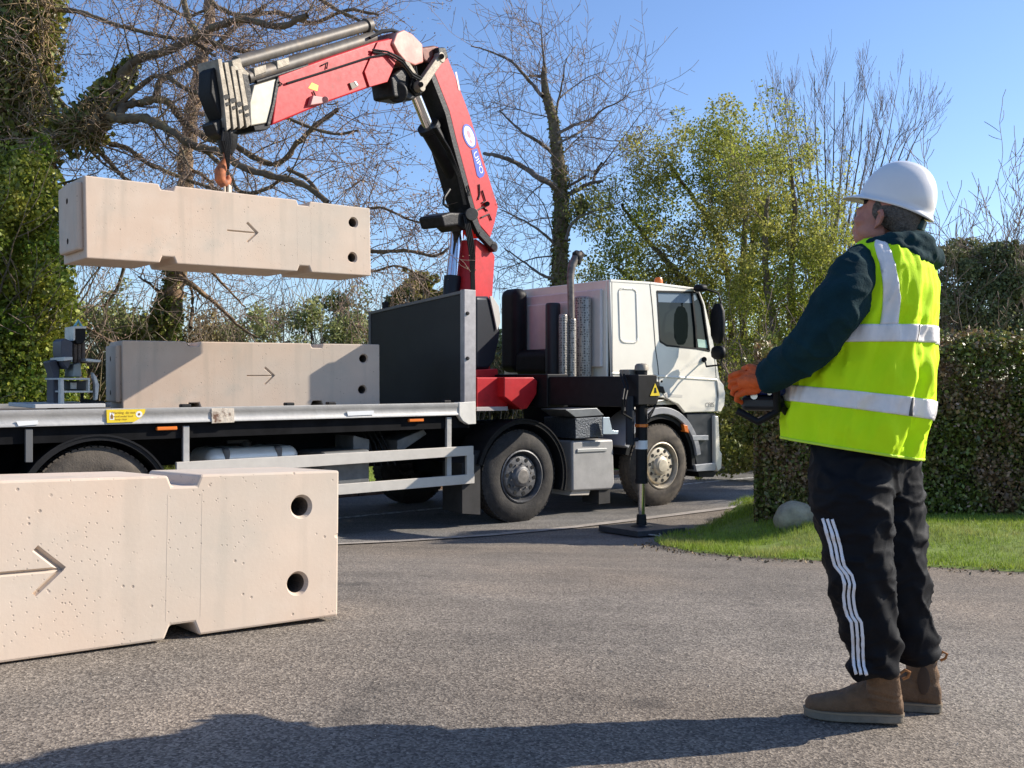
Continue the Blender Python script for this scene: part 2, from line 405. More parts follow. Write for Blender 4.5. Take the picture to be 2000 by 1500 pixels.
while len(pts) < 105000:
    x = rng.uniform(xmin, xmax); y = rng.uniform(5.0, 12.5)
    if x/y > .85: continue
    if inside(x+.10*noise.noise(Vector((x*5, y*5, 7))), y+.16*noise.noise(Vector((x*4, y*4, 1)))+.03*rng.normal(), poly) and noise.noise(Vector((x*3, y*3, 2))) > -.45: pts.append((x, y, G(x, y)+LZ(x, y)+.02))
blades('lawn_grass', pts, .055, blade_m, 'short green grass on the lawn strip in front of the clipped hedge')
pts = []
for _ in range(26000):
    a = rng.uniform(-14, 20); b_ = rng.uniform(ROADB[1]+.1, 5.6); p = TW(a, b_, 0); pts.append((p.x, p.y, bankz(a, b_)-.01))
blades('verge_grass', pts, .14, blade_m, 'rough grass growing along the far roadside verge')

# loose grit on the drive
gr_ = np.random.default_rng(77); n = 5200; X = gr_.uniform(-3.2, 4.2, n); Y = gr_.uniform(2.4, 9.5, n); sz = gr_.uniform(.0015, .0045, n)
ok = np.array([not inside(a, b_, poly) for a, b_ in zip(X, Y)]); X, Y, sz = X[ok], Y[ok], sz[ok]; n = len(X)
V = []; Fc = []
for i in range(n):
    c = np.array([X[i], Y[i], G(X[i], Y[i])+sz[i]*.5]); r3 = gr_.uniform(.6, 1.2, (5,))*sz[i]; a = gr_.uniform(0, 6.28)
    q = [c+np.array([math.cos(a+t)*r3[k], math.sin(a+t)*r3[k], 0]) for k, t in enumerate((0, 2.1, 4.2))]+[c+np.array([0, 0, r3[3]])]
    k0 = len(V); V += [tuple(v) for v in q]; Fc += [(k0, k0+1, k0+3), (k0+1, k0+2, k0+3), (k0+2, k0, k0+3)]
me = bpy.data.meshes.new('loose_grit'); me.from_pydata(V, [], Fc); me.materials.append(M('grit', (.36, .31, .25), .9, island=.6))
o = bpy.data.objects.new('loose_grit', me); C.objects.link(o); tag(o, 'tiny loose grit scattered on the tarmac driveway', 'grit', kind='stuff')
# ================================================================== CONCRETE BLOCKS
def concrete():
    m, N, L, b = node_mat('cast_concrete')
    tc = N.new('ShaderNodeTexCoord')
    def nz(scale, det=6, r=.6):
        n = N.new('ShaderNodeTexNoise'); n.inputs['Scale'].default_value = scale; n.inputs['Detail'].default_value = det; n.inputs['Roughness'].default_value = r
        L.new(tc.outputs['Object'], n.inputs['Vector']); return n
    def mr(s, a, b_, c=0., d=1.):
        r = N.new('ShaderNodeMapRange'); r.inputs['From Min'].default_value = a; r.inputs['From Max'].default_value = b_
        r.inputs['To Min'].default_value = c; r.inputs['To Max'].default_value = d; L.new(s, r.inputs['Value']); return r.outputs[0]
    def mix(f, A, B):
        x = N.new('ShaderNodeMix'); x.data_type = 'RGBA'; L.new(f, x.inputs[0])
        for k, v in ((6, A), (7, B)):
            if isinstance(v, tuple): x.inputs[k].default_value = (*v, 1)
            else: L.new(v, x.inputs[k])
        return x.outputs[2]
    c = mix(mr(nz(1.3, 5).outputs[0], .35, .65), (.61, .455, .34), (.665, .52, .40))
    c = mix(mr(nz(3.1, 8, .7).outputs[0], .55, .8), c, (.50, .425, .34))
    mp = N.new('ShaderNodeMapping'); mp.inputs['Scale'].default_value = (9, 9, .8); L.new(tc.outputs['Object'], mp.inputs['Vector'])
    st = N.new('ShaderNodeTexNoise'); st.inputs['Scale'].default_value = 1.2; st.inputs['Detail'].default_value = 4; L.new(mp.outputs[0], st.inputs['Vector'])
    c = mix(mr(st.outputs[0], .52, .8, 0, .5), c, (.40, .33, .255))
    c = mix(mr(nz(.8, 4).outputs[0], .45, .68, 0, .6), c, (.50, .45, .375))
    c = mix(mr(nz(5, 8, .7).outputs[0], .5, .75, 0, .35), c, (.70, .58, .47))
    c = mix(mr(nz(14, 9, .75).outputs[0], .62, .8, 0, .5), c, (.36, .28, .2))
    # blow holes: sparse small pits gated by a broad noise
    v1 = N.new('ShaderNodeTexVoronoi'); v1.inputs['Scale'].default_value = 26; L.new(tc.outputs['Object'], v1.inputs['Vector'])
    pit = mr(v1.outputs['Distance'], .10, .19, 1, 0)
    sep = N.new('ShaderNodeSeparateColor'); L.new(v1.outputs['Color'], sep.inputs[0])
    gate = mr(sep.outputs[0], .88, .92)
    mu = N.new('ShaderNodeMath'); mu.operation = 'MULTIPLY'; L.new(pit, mu.inputs[0]); L.new(gate, mu.inputs[1])
    v2 = N.new('ShaderNodeTexVoronoi'); v2.inputs['Scale'].default_value = 62; L.new(tc.outputs['Object'], v2.inputs['Vector'])
    sep2 = N.new('ShaderNodeSeparateColor'); L.new(v2.outputs['Color'], sep2.inputs[0])
    gm = N.new('ShaderNodeMath'); gm.operation = 'MULTIPLY'; L.new(mr(v2.outputs['Distance'], .12, .25, 1, 0), gm.inputs[0]); L.new(mr(sep2.outputs[1], .86, .92), gm.inputs[1])
    gm2 = N.new('ShaderNodeMath'); gm2.operation = 'MULTIPLY'; L.new(gm.outputs[0], gm2.inputs[0]); L.new(mr(nz(2.2).outputs[0], .45, .6), gm2.inputs[1])
    ad = N.new('ShaderNodeMath'); ad.operation = 'MAXIMUM'; L.new(mu.outputs[0], ad.inputs[0]); L.new(gm2.outputs[0], ad.inputs[1])
    half = N.new('ShaderNodeMath'); half.operation = 'MULTIPLY'; half.inputs[1].default_value = .55; L.new(ad.outputs[0], half.inputs[0])
    c = mix(half.outputs[0], c, (.22, .16, .12))
    L.new(c, b.inputs['Base Color']); b.inputs['Roughness'].default_value = .85
    h = N.new('ShaderNodeMath'); h.operation = 'SUBTRACT'; L.new(mr(nz(60, 5).outputs[0], 0, 1, 0, .25), h.inputs[0]); L.new(ad.outputs[0], h.inputs[1])
    bu = N.new('ShaderNodeBump'); bu.inputs['Strength'].default_value = .5; bu.inputs['Distance'].default_value = .004
    L.new(h.outputs[0], bu.inputs['Height']); L.new(bu.outputs[0], b.inputs['Normal'])
    return m
conc = concrete(); hole_m = M('hole_lining', (.10, .08, .065), .9, var=.3, bump=.4, bs=60)
BL, BH, BWd = 2.65, .655, .58
def cut_mesh(base, cutters):
    objs = []
    for cb in cutters:
        me = cb.mesh('cut'); me.materials.append(conc); me.materials.append(hole_m)
        o = bpy.data.objects.new('cut', me); C.objects.link(o); objs.append(o)
        bo = base.modifiers.new('b', 'BOOLEAN'); bo.operation = 'DIFFERENCE'; bo.solver = 'EXACT'; bo.object = o
    me = evald(base); base.modifiers.clear(); base.data = me
    for o in objs: bpy.data.objects.remove(o)
def make_block(label, P0, yaw, pitch, roll=0.):
    """local: x along the face from the left, y into the depth, z up"""
    nd, nw = .055, .118
    c1, c2 = .66, BL-.72
    ch = .035
    out = [(0, 0)]
    for c in (c1, c2): out += [(c-nw/2-.012, 0), (c-nw/2+.01, nd), (c+nw/2-.01, nd), (c+nw/2+.012, 0)]
    out += [(BL, 0), (BL, BH)]
    for c in (c2, c1): out += [(c+nw/2+.01, BH), (c+nw/2-.008, BH-.045), (c-nw/2+.008, BH-.045), (c-nw/2-.01, BH)]
    out += [(0, BH)]
    b = MB(); b.prism([(x, 0, z) for x, z in out], (0, BWd, 0))
    me = b.mesh('concrete_barrier_block'); me.materials.append(conc); me.materials.append(hole_m)
    o = bpy.data.objects.new('concrete_barrier_block', me); C.objects.link(o)
    bv = o.modifiers.new('v', 'BEVEL'); bv.width = .010; bv.segments = 2; bv.limit_method = 'ANGLE'; bv.angle_limit = math.radians(35)
    cuts = []
    for hx, hz in ((BL-.19, BH-.155), (BL-.205, .165)):
        m = MB(); m.lathe((hx, -.01, hz), (0, 1, 0), [(0, .001), (0, .064), (.028, .043)], 28); m.cur = 1
        m.lathe((hx, 0, hz), (0, 1, 0), [(.018, .043), (BWd*.6, .036), (BWd*.6, .001)], 28); 
        # a single closed cutter: cone mouth then bore
        m = MB(); n = 28; m.lathe((hx, -.01, hz), (0, 1, 0), [(0, .0001), (0, .060), (.026, .044), (.03, .042), (BWd*.6, .036), (BWd*.6, .0001)], n)
        m.m = [1 if (i//n) >= 3 else 0 for i in range(len(m.f))]; cuts.append(m)
    for hz in (BH-.17, .16):
        m = MB(); m.lathe((-.16, BWd*.5, hz), (1, 0, 0), [(0, .0001), (0, .026), (.32, .022), (.32, .0001)], 18); m.m = [1]*len(m.f); cuts.append(m)
    mx, mz = BL*.5, BH*.5-.01                       # arrow pressed into the middle of the face
    def groove(x0, z0, x1, z1, wd, dp=.014):
        m = MB(); d = Vector((x1-x0, 0, z1-z0)); q = d.normalized(); s_ = Vector((-q.z, 0, q.x))*wd/2
        A, B_ = Vector((x0, 0, z0)), Vector((x1, 0, z1))
        prof = lambda P: [P+s_+Vector((0, -.004, 0)), P-s_+Vector((0, -.004, 0)), P+Vector((0, dp, 0))]
        a, b2 = prof(A), prof(B_); m.add(a+b2, [(0, 1, 2), (5, 4, 3), (0, 3, 4, 1), (1, 4, 5, 2), (2, 5, 3, 0)]); return m
    cuts.append(groove(mx-.14, mz, mx+.13, mz, .024, .018))
    cuts.append(groove(mx+.045, mz+.085, mx+.145, mz-.004, .034, .022))
    cuts.append(groove(mx+.045, mz-.085, mx+.141, mz+.004, .024, .018))
    for k in range(9):                                # small knocks along the edges
        cr = random.Random(int(P0[0]*1000)+k); ex = cr.uniform(.1, BL-.1); r_ = cr.uniform(.010, .024)
        q = (ex, -.006, BH+.004) if k < 5 else ((BL+.004, -.004, cr.uniform(.05, BH-.05)) if k < 7 else (ex, -.006, -.004))
        m = MB(); m.ell(q, (Vector((r_*1.6, .002, 0)), Vector((0, r_*.7, .001)), Vector((.002, 0, r_*.75))), 7, 5); cuts.append(m)
    cut_mesh(o, cuts)
    shade(o.data, 8)
    o.location = P0; o.rotation_euler = (roll, -pitch, yaw)
    tag(o, label, 'concrete block', 'cast concrete barrier blocks with arrows')
    for sx in (c2-nw/2-.01, c2+nw/2+.015):
        m = MB(); m.box((sx, -.0005, .075), (.005, 0, 0), (0, .006, 0), (0, 0, BH-.15)); sm_ = m.mesh('mould_seam'); sm_.materials.append(conc)
        so2 = bpy.data.objects.new('mould_seam', sm_); C.objects.link(so2); so2.parent = o
    # end tongue that keys into the next block
    t = MB(); t.box((-.05, .05, .07), (.055, 0, 0), (0, BWd-.1, 0), (0, 0, BH-.11))
    tm = t.mesh('end_tongue'); tm.materials.append(conc); tm.materials.append(hole_m)
    to = bpy.data.objects.new('end_tongue', tm); C.objects.link(to)
    bv = to.modifiers.new('v', 'BEVEL'); bv.width = .018; bv.segments = 2
    cs = []
    for hz in (BH-.17, .16):
        m = MB(); m.lathe((-.16, BWd*.5, hz), (1, 0, 0), [(0, .0001), (0, .026), (.32, .022), (.32, .0001)], 18); m.m = [1]*len(m.f); cs.append(m)
    cut_mesh(to, cs); shade(to.data, 8); to.parent = o
    return o
# lifting anchors are small steel loops set in the top
steel_dark = M('dark_steel', (.045, .045, .048), .5, .6, var=.3, bump=.2)
def anchors(o):
    for c in (.66, BL-.72):
        a = MB()
        a.tube([(c-.03, BWd*.5, BH-.05), (c-.03, BWd*.5, BH-.03), (c-.015, BWd*.5, BH-.008), (c+.015, BWd*.5, BH-.008), (c+.03, BWd*.5, BH-.03), (c+.03, BWd*.5, BH-.05)], .008, 6)
        me = a.mesh('lifting_loop'); me.materials.append(steel_dark)
        q = bpy.data.objects.new('lifting_loop', me); C.objects.link(q); q.parent = o
bA = make_block('cream concrete block hanging in the air from the crane hook', (-3.372, 7.7, 2.582), math.radians(40.8), math.radians(1.0))
bB = make_block('cream concrete block resting on the lorry flatbed, half in shadow', (-3.66, 9.14, 1.337), math.radians(33), math.radians(.3))
yf = math.radians(40.5)
bF = make_block('large cream concrete block standing on the driveway in the left foreground', (-.787-BL*math.cos(yf)*.9994, 4.4-BL*math.sin(yf)*.9994, .548+BL*math.sin(math.radians(1.9))), yf, -math.radians(1.9), -math.radians(2.2))
for o in (bA, bB): anchors(o)
# ================================================================== LORRY
white = M('cream_white_paint', (.86, .80, .68), .32, var=.04, vs=2, coat=.5)
white2 = M('white_cap_paint', (.74, .70, .62), .45, var=.08, vs=4, col2=(.5, .45, .38), thr=(.6, .8))
black = M('black_plastic', (.010, .010, .011), .55, var=.3, bump=.1, bs=60, spec=.2)
blackp = M('black_paint', (.010, .010, .011), .5, var=.3, vs=5, spec=.22)
chass = M('chassis_black', (.008, .008, .009), .8, var=.4, spec=.12)
alu = M('weathered_aluminium', (.47, .45, .42), .5, .35, var=.10, vs=3, col2=(.36, .35, .33), thr=(.5, .75), bump=.1, bs=30)
alu2 = M('side_guard_aluminium', (.62, .57, .50), .45, .25, var=.06, bump=.05, bs=30)
g_dummy = 0
rubber = M('tyre_rubber', (.030, .027, .025), .85, var=.3, vs=6, col2=(.075, .065, .055), thr=(.5, .75), bump=.3, bs=60)
rubber2 = M('dusty_tyre_rubber', (.095, .078, .06), .9, var=.3, vs=6, col2=(.06, .05, .042), thr=(.45, .7), bump=.3, bs=60)
rimdark = M('grey_rim', (.11, .11, .115), .5, .4, var=.35, vs=9, bump=.2)
rimlight = M('pale_rim', (.52, .46, .36), .5, .3, var=.2, vs=9)
hubm = M('hub_metal', (.24, .22, .20), .5, .5, var=.3, vs=12)
greybox = M('grey_box', (.38, .37, .36), .5, .2, var=.12, vs=3, bump=.06)
glass = M('cab_glass', (.05, .065, .065), .04, 0, spec=.8)
orange = M('amber_lens', (.80, .19, .02), .25, spec=.7)
redp = M('crane_red', (.50, .014, .018), .5, var=.15, vs=3, col2=(.24, .012, .012), thr=(.55, .75), bump=.04, bs=20, spec=.35)
pinkred = M('sun_faded_red', (.62, .20, .16), .55, var=.15, vs=4, col2=(.66, .36, .29), thr=(.4, .65))
steel = M('bright_steel', (.62, .62, .62), .22, 1.0, var=.1)
chrome = M('chromed_rod', (.78, .78, .80), .10, 1.0)
palem = M('worn_pale_steel', (.27, .235, .185), .6, .3, var=.25, vs=7, col2=(.2, .17, .13), thr=(.5, .7), bump=.2)
darkm = M('oily_dark_steel', (.018, .017, .017), .5, .2, var=.4, vs=6, bump=.2, spec=.3)
tubem = M('grey_cylinder', (.12, .105, .09), .55, .2, var=.25, vs=6, col2=(.19, .14, .09), thr=(.5, .7))
decalw = M('decal_white', (.80, .80, .78), .5); decalb = M('decal_blue', (.03, .07, .42), .4)
yellow = M('sticker_yellow', (.80, .58, .02), .5, var=.1, vs=8)
navy = M('navy_housing', (.010, .013, .02), .45, spec=.3)
lorry = empty('flatbed_lorry', tuple(TO), TYAW, 'white cab flatbed lorry with a red folding crane behind the cab', 'lorry')
def txt(body, size, fn, mat, parent, name='lettering', extr=.0006):
    """flat lettering: font outline converted to a mesh, fn maps (u,v) to world"""
    cu = bpy.data.curves.new(name, 'FONT'); cu.body = body; cu.size = size; cu.align_x = 'CENTER'; cu.align_y = 'CENTER'; cu.resolution_u = 3
    o = bpy.data.objects.new(name, cu); C.objects.link(o); me = evald(o); bpy.data.objects.remove(o)
    mb = MB(); mb.add([fn(v.co.x, v.co.y) for v in me.vertices], [tuple(p.vertices) for p in me.polygons])
    return mb.build(name, mat, parent, smooth=False)
# ---------------------------------------------------------------- cab
ZB = 1.02
cab = MB()
# side outline of the white shell, read in the lorry side plane
side = [(1190, 546), (1270, 551), (1364, 563), (1376, 590), (1390, 650), (1399, 700), (1406, 742), (1414, 752), (1415, 788), (1409, 804), (1338, 806), (1325, 790), (1300, 778), (1268, 772), (1237, 776), (1198, 776)]
win = [(1283, 569), (1364, 571), (1373, 596), (1386, 686), (1360, 681), (1302, 675), (1289, 667)]
saz = [tk(x, y, 0) for x, y in side]
# shell built as: roof/front/rear slabs + side skins with window opening
def skin(mb, outer, holes, b0, th):
    """polygon with holes in plane b0 with thickness th"""
    bm = bmesh.new(); edges = []
    for lp in [outer]+holes:
        vs = [bm.verts.new(TW(a, b0, z)) for a, z in lp]
        for i in range(len(vs)): edges.append(bm.edges.new((vs[i], vs[(i+1) % len(vs)])))
    bmesh.ops.triangle_fill(bm, use_beauty=True, use_dissolve=False, edges=edges)
    ret = bmesh.ops.extrude_face_region(bm, geom=bm.faces[:])
    for e in ret['geom']:
        if isinstance(e, bmesh.types.BMVert): e.co += TB*th
    bmesh.ops.recalc_face_normals(bm, faces=bm.faces)
    bm.verts.index_update(); mb.add([v.co.copy() for v in bm.verts], [tuple(v.index for v in f.verts) for f in bm.faces]); bm.free()
winaz = [tk(x, y, 0) for x, y in win]
CW = 2.14
TH = .05
skin(cab, saz, [winaz], 0, TH); skin(cab, saz, [winaz], CW-TH, TH)
aR, zR = saz[0]
zT = 2.845; 
def band(mb, p, q, th, b0=TH, b1=None):               # slab following an edge of the side profile
    b1 = CW-TH if b1 is None else b1
    (a0, z0), (a1, z1) = p, q; d = Vector((a1-a0, z1-z0)).normalized(); nrm = Vector((-d.y, d.x))*th
    mb.prism([TW(a0, b0, z0), TW(a1, b0, z1), TW(a1+nrm.x, b0, z1+nrm.y), TW(a0+nrm.x, b0, z0+nrm.y)], TB*(b1-b0))
i_ = lambda k: saz[k]
band(cab, i_(1), i_(0), .04); band(cab, i_(2), i_(1), .04)
wtop, wbot = i_(3), i_(5)
band(cab, i_(3), i_(2), .04)
band(cab, i_(7), i_(5), .05); band(cab, i_(8), i_(7), .05); band(cab, i_(9), i_(8), .05)
cab.prism([TW(aR, TH, saz[-1][1]), TW(aR+.04, TH, saz[-1][1]), TW(aR+.04, TH, saz[0][1]-.02), TW(aR, TH, saz[0][1]-.02)], TB*(CW-2*TH))
# floor pan and engine tunnel close the cab from below
cab.tbox(aR+.05, 3.3, TH+.02, CW-TH-.02, 1.30, 1.36)
cab_o = cab.build('cab_body', white, lorry, bev=.012)
g = MB(); g.prism([TW(a, .018, z) for a, z in winaz], TB*.006); g.build('side_window', M('side_glass', (.012, .017, .016), .03, spec=.3), lorry, bev=0)
g = MB(); g.prism([TW(a, CW-.024, z) for a, z in winaz], TB*.006); g.build('side_window', MATS['side_glass'], lorry, bev=0)
(aw0, zw0), (aw1, zw1) = i_(3), i_(5)
g = MB(); g.prism([TW(aw0-.01, TH, zw0), TW(aw0+.015, TH, zw0), TW(aw1+.005, TH, zw1), TW(aw1-.02, TH, zw1)], TB*(CW-2*TH)); g.build('windscreen', glass, lorry)
g = MB(); g.side([(1284, 571), (1355, 572), (1362, 584), (1350, 592), (1285, 590)], .014, .017); g.build('window_top_band', M('band_blue', (.15, .21, .27), .4), lorry)  # blue-grey band along the top of the near side window
# window frame gasket + top band + quarter pillar, steering wheel and seat inside read through dark glass
f = MB()
def ribbon(mb, pts, wd, off, plane_b=0, closed=False):  # thin strip standing proud of the side
    P = [Vector((a, z)) for a, z in pts]; n = len(P)
    for i in range(n if closed else n-1):
        A, B_ = P[i], P[(i+1) % n]; d = (B_-A).normalized(); q = Vector((-d.y, d.x))*wd/2
        mb.prism([TW(A.x+q.x, plane_b-off, A.y+q.y), TW(B_.x+q.x, plane_b-off, B_.y+q.y), TW(B_.x-q.x, plane_b-off, B_.y-q.y), TW(A.x-q.x, plane_b-off, A.y-q.y)], TB*(off+.01))
ribbon(f, winaz, .022, .004, closed=True)
div = [tk(1352, 571), tk(1359, 640), tk(1361, 681)]
ribbon(f, div, .03, .0045); f.build('window_gasket', black, lorry)
# door: panel lines, handle, lower moulding
d = MB()
doorl = [tk(*p) for p in ((1269, 553), (1274, 600), (1280, 680), (1285, 716), (1288, 760))]
ribbon(d, doorl, .015, .002); d.build('door_seam', M('seam_dark', (.06, .055, .05), .9), lorry)  # dark joint line at the rear of the door
d = MB(); ribbon(d, [tk(*p) for p in ((1395, 690), (1399, 742), (1403, 802))], .010, .002); d.build('door_seam', MATS['seam_dark'], lorry)
d = MB(); d.side([(1286, 753), (1296, 755), (1300, 768), (1287, 766)], -.02, .01); d.side([(1279, 746), (1287, 745), (1289, 767), (1281, 768)], -.022, .01)
d.build('door_handle', black, lorry, bev=.006)
d = MB(); ribbon(d, [tk(*p) for p in ((1196, 740), (1196, 650), (1195, 551))], .008, .002); d.build('panel_seam', M('seam_grey', (.22, .2, .17), .8), lorry)
d = MB(); ribbon(d, [tk(*p) for p in ((1288, 760), (1300, 776), (1322, 790), (1336, 806))], .012, .002); d.build('panel_seam', MATS['seam_grey'], lorry)
d = MB(); a_l, z_l = tk(1292, 745); d.lathe(TW(a_l, -.003, z_l), TB, [(-.004, .0001), (-.004, .014), (.003, .016)], 14); d.build('door_lock', black, lorry)
d = MB(); d.tube([TW(3.36, .5, 1.95), TW(3.28, .9, 2.3)], .012, 6); d.build('wiper', black, lorry)
# belt swage: a soft horizontal crease in the door
sw = MB(); sw.side([(1196, 727), (1288, 733), (1402, 740), (1402, 744), (1288, 737), (1196, 731)], -.012, .01); sw.build('belt_moulding', white, lorry, bev=.008, seg=3)
# recessed sleeper panel: raised rounded frame
rp = MB()
def rrect(x0, y0, x1, y1, r, n=5):
    o = []
    for cx, cy, s in ((x1-r, y0+r, -90), (x1-r, y1-r, 0), (x0+r, y1-r, 90), (x0+r, y0+r, 180)):
        for k in range(n+1):
            an = math.radians(s+90*k/n); o.append((cx+r*math.cos(an), cy+r*math.sin(an)))
    return o
rpx = rrect(1210, 563, 1244, 668, 8)
pts = [tk(x+(y-615)*.03, y+(x-1210)*.04) for x, y in rpx]
ribbon(rp, pts, .028, .010, closed=True); rp.build('sleeper_panel', white, lorry, bev=.007, seg=3)
# front corner panel (separate lighter moulding) and grille face
c = MB(); c.side([(1400, 742), (1412, 750), (1417, 768), (1415, 792), (1407, 805), (1401, 803), (1404, 770)], -.02, .25)
c.build('front_corner_panel', white, lorry, bev=.012, seg=3)
# lower front: dark steps, white bumper edge
s = MB(); s.side([(1341, 808), (1398, 807), (1400, 905), (1362, 912), (1352, 870), (1344, 835)], .03, .5); s.build('cab_step', M('dark_blue_plastic', (.02, .024, .032), .5, var=.3), lorry, bev=.01)
for yy in (851, 908):
    s = MB(); s.side([(1352, yy), (1384, yy-1), (1384, yy+9), (1354, yy+9)] if yy < 900 else [(1358, 908), (1398, 904), (1398, 919), (1361, 921)], -.02, .28); s.build('step_tread', M('step_alu', (.33, .34, .36), .5, .3), lorry, bev=.006)
s = MB(); s.side([(1396, 812), (1404, 812), (1407, 880), (1411, 886), (1410, 915), (1402, 922), (1397, 905)], -.02, CW); s.build('bumper', white, lorry, bev=.02, seg=3)
s = MB(); s.side([(1362, 915), (1402, 920), (1393, 932), (1366, 932)], .05, 1.8); s.build('air_dam', black, lorry)
s = MB(); s.tbox(3.44, 3.50, .35, CW-.35, 1.15, 1.55); s.build('grille', black, lorry, bev=.01)
for b0 in (.12, CW-.52):
    s = MB(); s.tbox(3.47, 3.53, b0, b0+.4, .62, .82); s.build('headlight', M('lamp_glass', (.6, .62, .65), .1, spec=.8), lorry, bev=.02)
# front wheel arch
def arc_band(mb, c, r0, r1, t0, t1, b0, b1, n=26):
    ca, cz = c; P = []
    for k in range(n+1):
        t = math.radians(t0+(t1-t0)*k/n); P.append((ca+r1*math.cos(t), cz+r1*math.sin(t)))
    for k in range(n, -1, -1):
        t = math.radians(t0+(t1-t0)*k/n); P.append((ca+r0*math.cos(t), cz+r0*math.sin(t)))
    m_ = len(P); N_ = n+1
    vs = [TW(a, b0, z) for a, z in P]+[TW(a, b1, z) for a, z in P]
    fs = []
    for k in range(n):
        fs += [(k, k+1, m_-2-k, m_-1-k), (m_+k+1, m_+k, 2*m_-1-k, 2*m_-2-k), (k+1, k, m_+k, m_+k+1), (m_-1-k, m_-2-k, 2*m_-2-k, 2*m_-1-k)]
    fs += [(0, m_-1, 2*m_-1, m_), (n, n+m_, m_+n+1, n+1)]
    mb.add(vs, fs)
AX = [0.0, 2.305]                                     # steered axles
WR = .525
a4 = tk(190, 900)[0]
REAR = [a4, a4-1.37]
f = MB(); arc_band(f, (2.305, WR), .66, .75, 8, 158, -.015, .5); f.build('wheel_arch', M('grey_arch', (.30, .30, .31), .5, var=.1), lorry, bev=.012)
f = MB(); arc_band(f, (2.305, WR), .60, .66, -8, 165, .02, .5); f.build('wheel_arch_liner', black, lorry)
f = MB(); f.side([(1229, 780), (1300, 781), (1240, 800), (1229, 803)], .0, .1); f.build('arch_corner', white, lorry, bev=.01)
f = MB(); f.side([(1335, 829), (1343, 831), (1346, 846), (1338, 843)], -.025, .05); f.build('marker_lamp', orange, lorry, bev=.006)
# mirrors
m_ = MB()
m_.tube([TW(*(lambda q: (q[0], -.02, q[1]))(tk(1362, 567))), TW(2.92, -.22, 2.80), TW(3.05, -.30, 2.76), TW(3.09, -.32, 2.6)], .013, 8)
m_.build('mirror_arm', black, lorry); m_ = MB()
m_.tube([TW(*(lambda q: (q[0], -.0, q[1]))(tk(1376, 702))), TW(2.98, -.16, 1.80), TW(3.10, -.30, 1.82), TW(3.12, -.32, 1.95)], .013, 8)
m_.build('mirror_arm', black, lorry)
m_ = MB(); m_.tube([TW(*(lambda q: (q[0], -.03, q[1]))(tk(1372, 702))), TW(*(lambda q: (q[0], .05, q[1]))(tk(1380, 704)))], .035, 12); m_.build('mirror_bracket', black, lorry)
def pill(mb, c, ax, ay, az, n=20, e=2.8):
    rings = []
    for t in (-1, -.92, -.6, 0, .6, .92, 1):
        s_ = (1-abs(t)**e)**(1/e) if abs(t) < 1 else .25
        s_ = max(s_, .35); rings.append([Vector(c)+Vector(ax)*t*1.0+(Vector(ay)*math.copysign(abs(math.cos(p))**(2/e), math.cos(p))+Vector(az)*math.copysign(abs(math.sin(p))**(2/e), math.sin(p)))*s_ for p in [2*math.pi*k/n for k in range(n)]])
    mb.loft(rings)
mm = MB(); pill(mm, TW(3.04, -.30, 2.36), Vector((0, 0, .26)), TB*.11, TA*.06); mm.build('mirror', black, lorry, smooth=50)
mm = MB(); pill(mm, TW(3.05, -.30, 1.98), Vector((0, 0, .09)), TB*.11, TA*.055); mm.build('mirror', black, lorry, smooth=50)
mm = MB(); pill(mm, TW(3.22, CW+.33, 2.30), Vector((0, 0, .30)), TB*.12, TA*.07); mm.build('mirror', black, lorry, smooth=50)
mm = MB(); pill(mm, TW(2.93, -.10, 2.83), TB*.08, Vector((0, 0, .05)), TA*.09); mm.build('kerb_mirror', black, lorry, smooth=50)
# beacon
ab, zb = tk(1286, 552, .35)
mm = MB(); mm.lathe(TW(ab, .35, 2.85), (0, 0, 1), [(0, .0001), (0, .065), (.02, .07), (.035, .062)], 20); mm.build('beacon_base', black, lorry)
mm = MB(); mm.lathe(TW(ab, .35, 2.885), (0, 0, 1), [(0, .060), (.06, .058), (.095, .045), (.105, .0001)], 20); mm.build('beacon', orange, lorry)
# cab interior seen through the glass
mm = MB(); mm.tbox(2.05, 2.25, .35, .85, 1.5, 2.2); mm.tbox(2.05, 2.6, .35, .85, 1.45, 1.6); mm.tbox(2.06, 2.2, .47, .73, 2.22, 2.42); mm.build('driver_seat', M('seat_cloth', (.03, .03, .035), .9), lorry, bev=.04)
mm = MB(); mm.lathe(TW(2.82, .55, 1.88), TA*.75+Vector((0, 0, .65)), [(0, .19), (.02, .205), (.04, .19), (.02, .175), (0, .19)], 28); mm.cyl(TW(2.82, .55, 1.88), TW(3.0, .55, 1.6), .03); mm.build('steering_wheel', black, lorry)
mm = MB(); mm.tbox(2.95, 3.3, .1, CW-.1, 1.5, 1.78); mm.build('dashboard', black, lorry, bev=.05)
# lettering on the door
txt('CF85', .085, lambda u, v: TW(*(lambda q: (q[0]+u, -.0035, q[1]+v))(tk(1386, 791))), M('badge_grey', (.28, .26, .23), .5), lorry)
tr = MB(); tr.side([(1300, 769), (1333, 771), (1333, 776), (1300, 775)], -.003, 0); tr.build('faded_door_strip', M('faded_strip', (.62, .58, .51), .5), lorry)
# parking permit in the windscreen corner
tr = MB(); tr.side([(1362, 662), (1379, 664), (1382, 680), (1364, 678)], .012, .016); tr.build('window_sticker', M('permit_green', (.42, .6, .5), .6), lorry)
# roof side gutter
tr = MB(); ribbon(tr, [tk(1192, 548), tk(1270, 553), tk(1362, 565)], .03, .006); tr.build('roof_gutter', white, lorry, bev=.005)
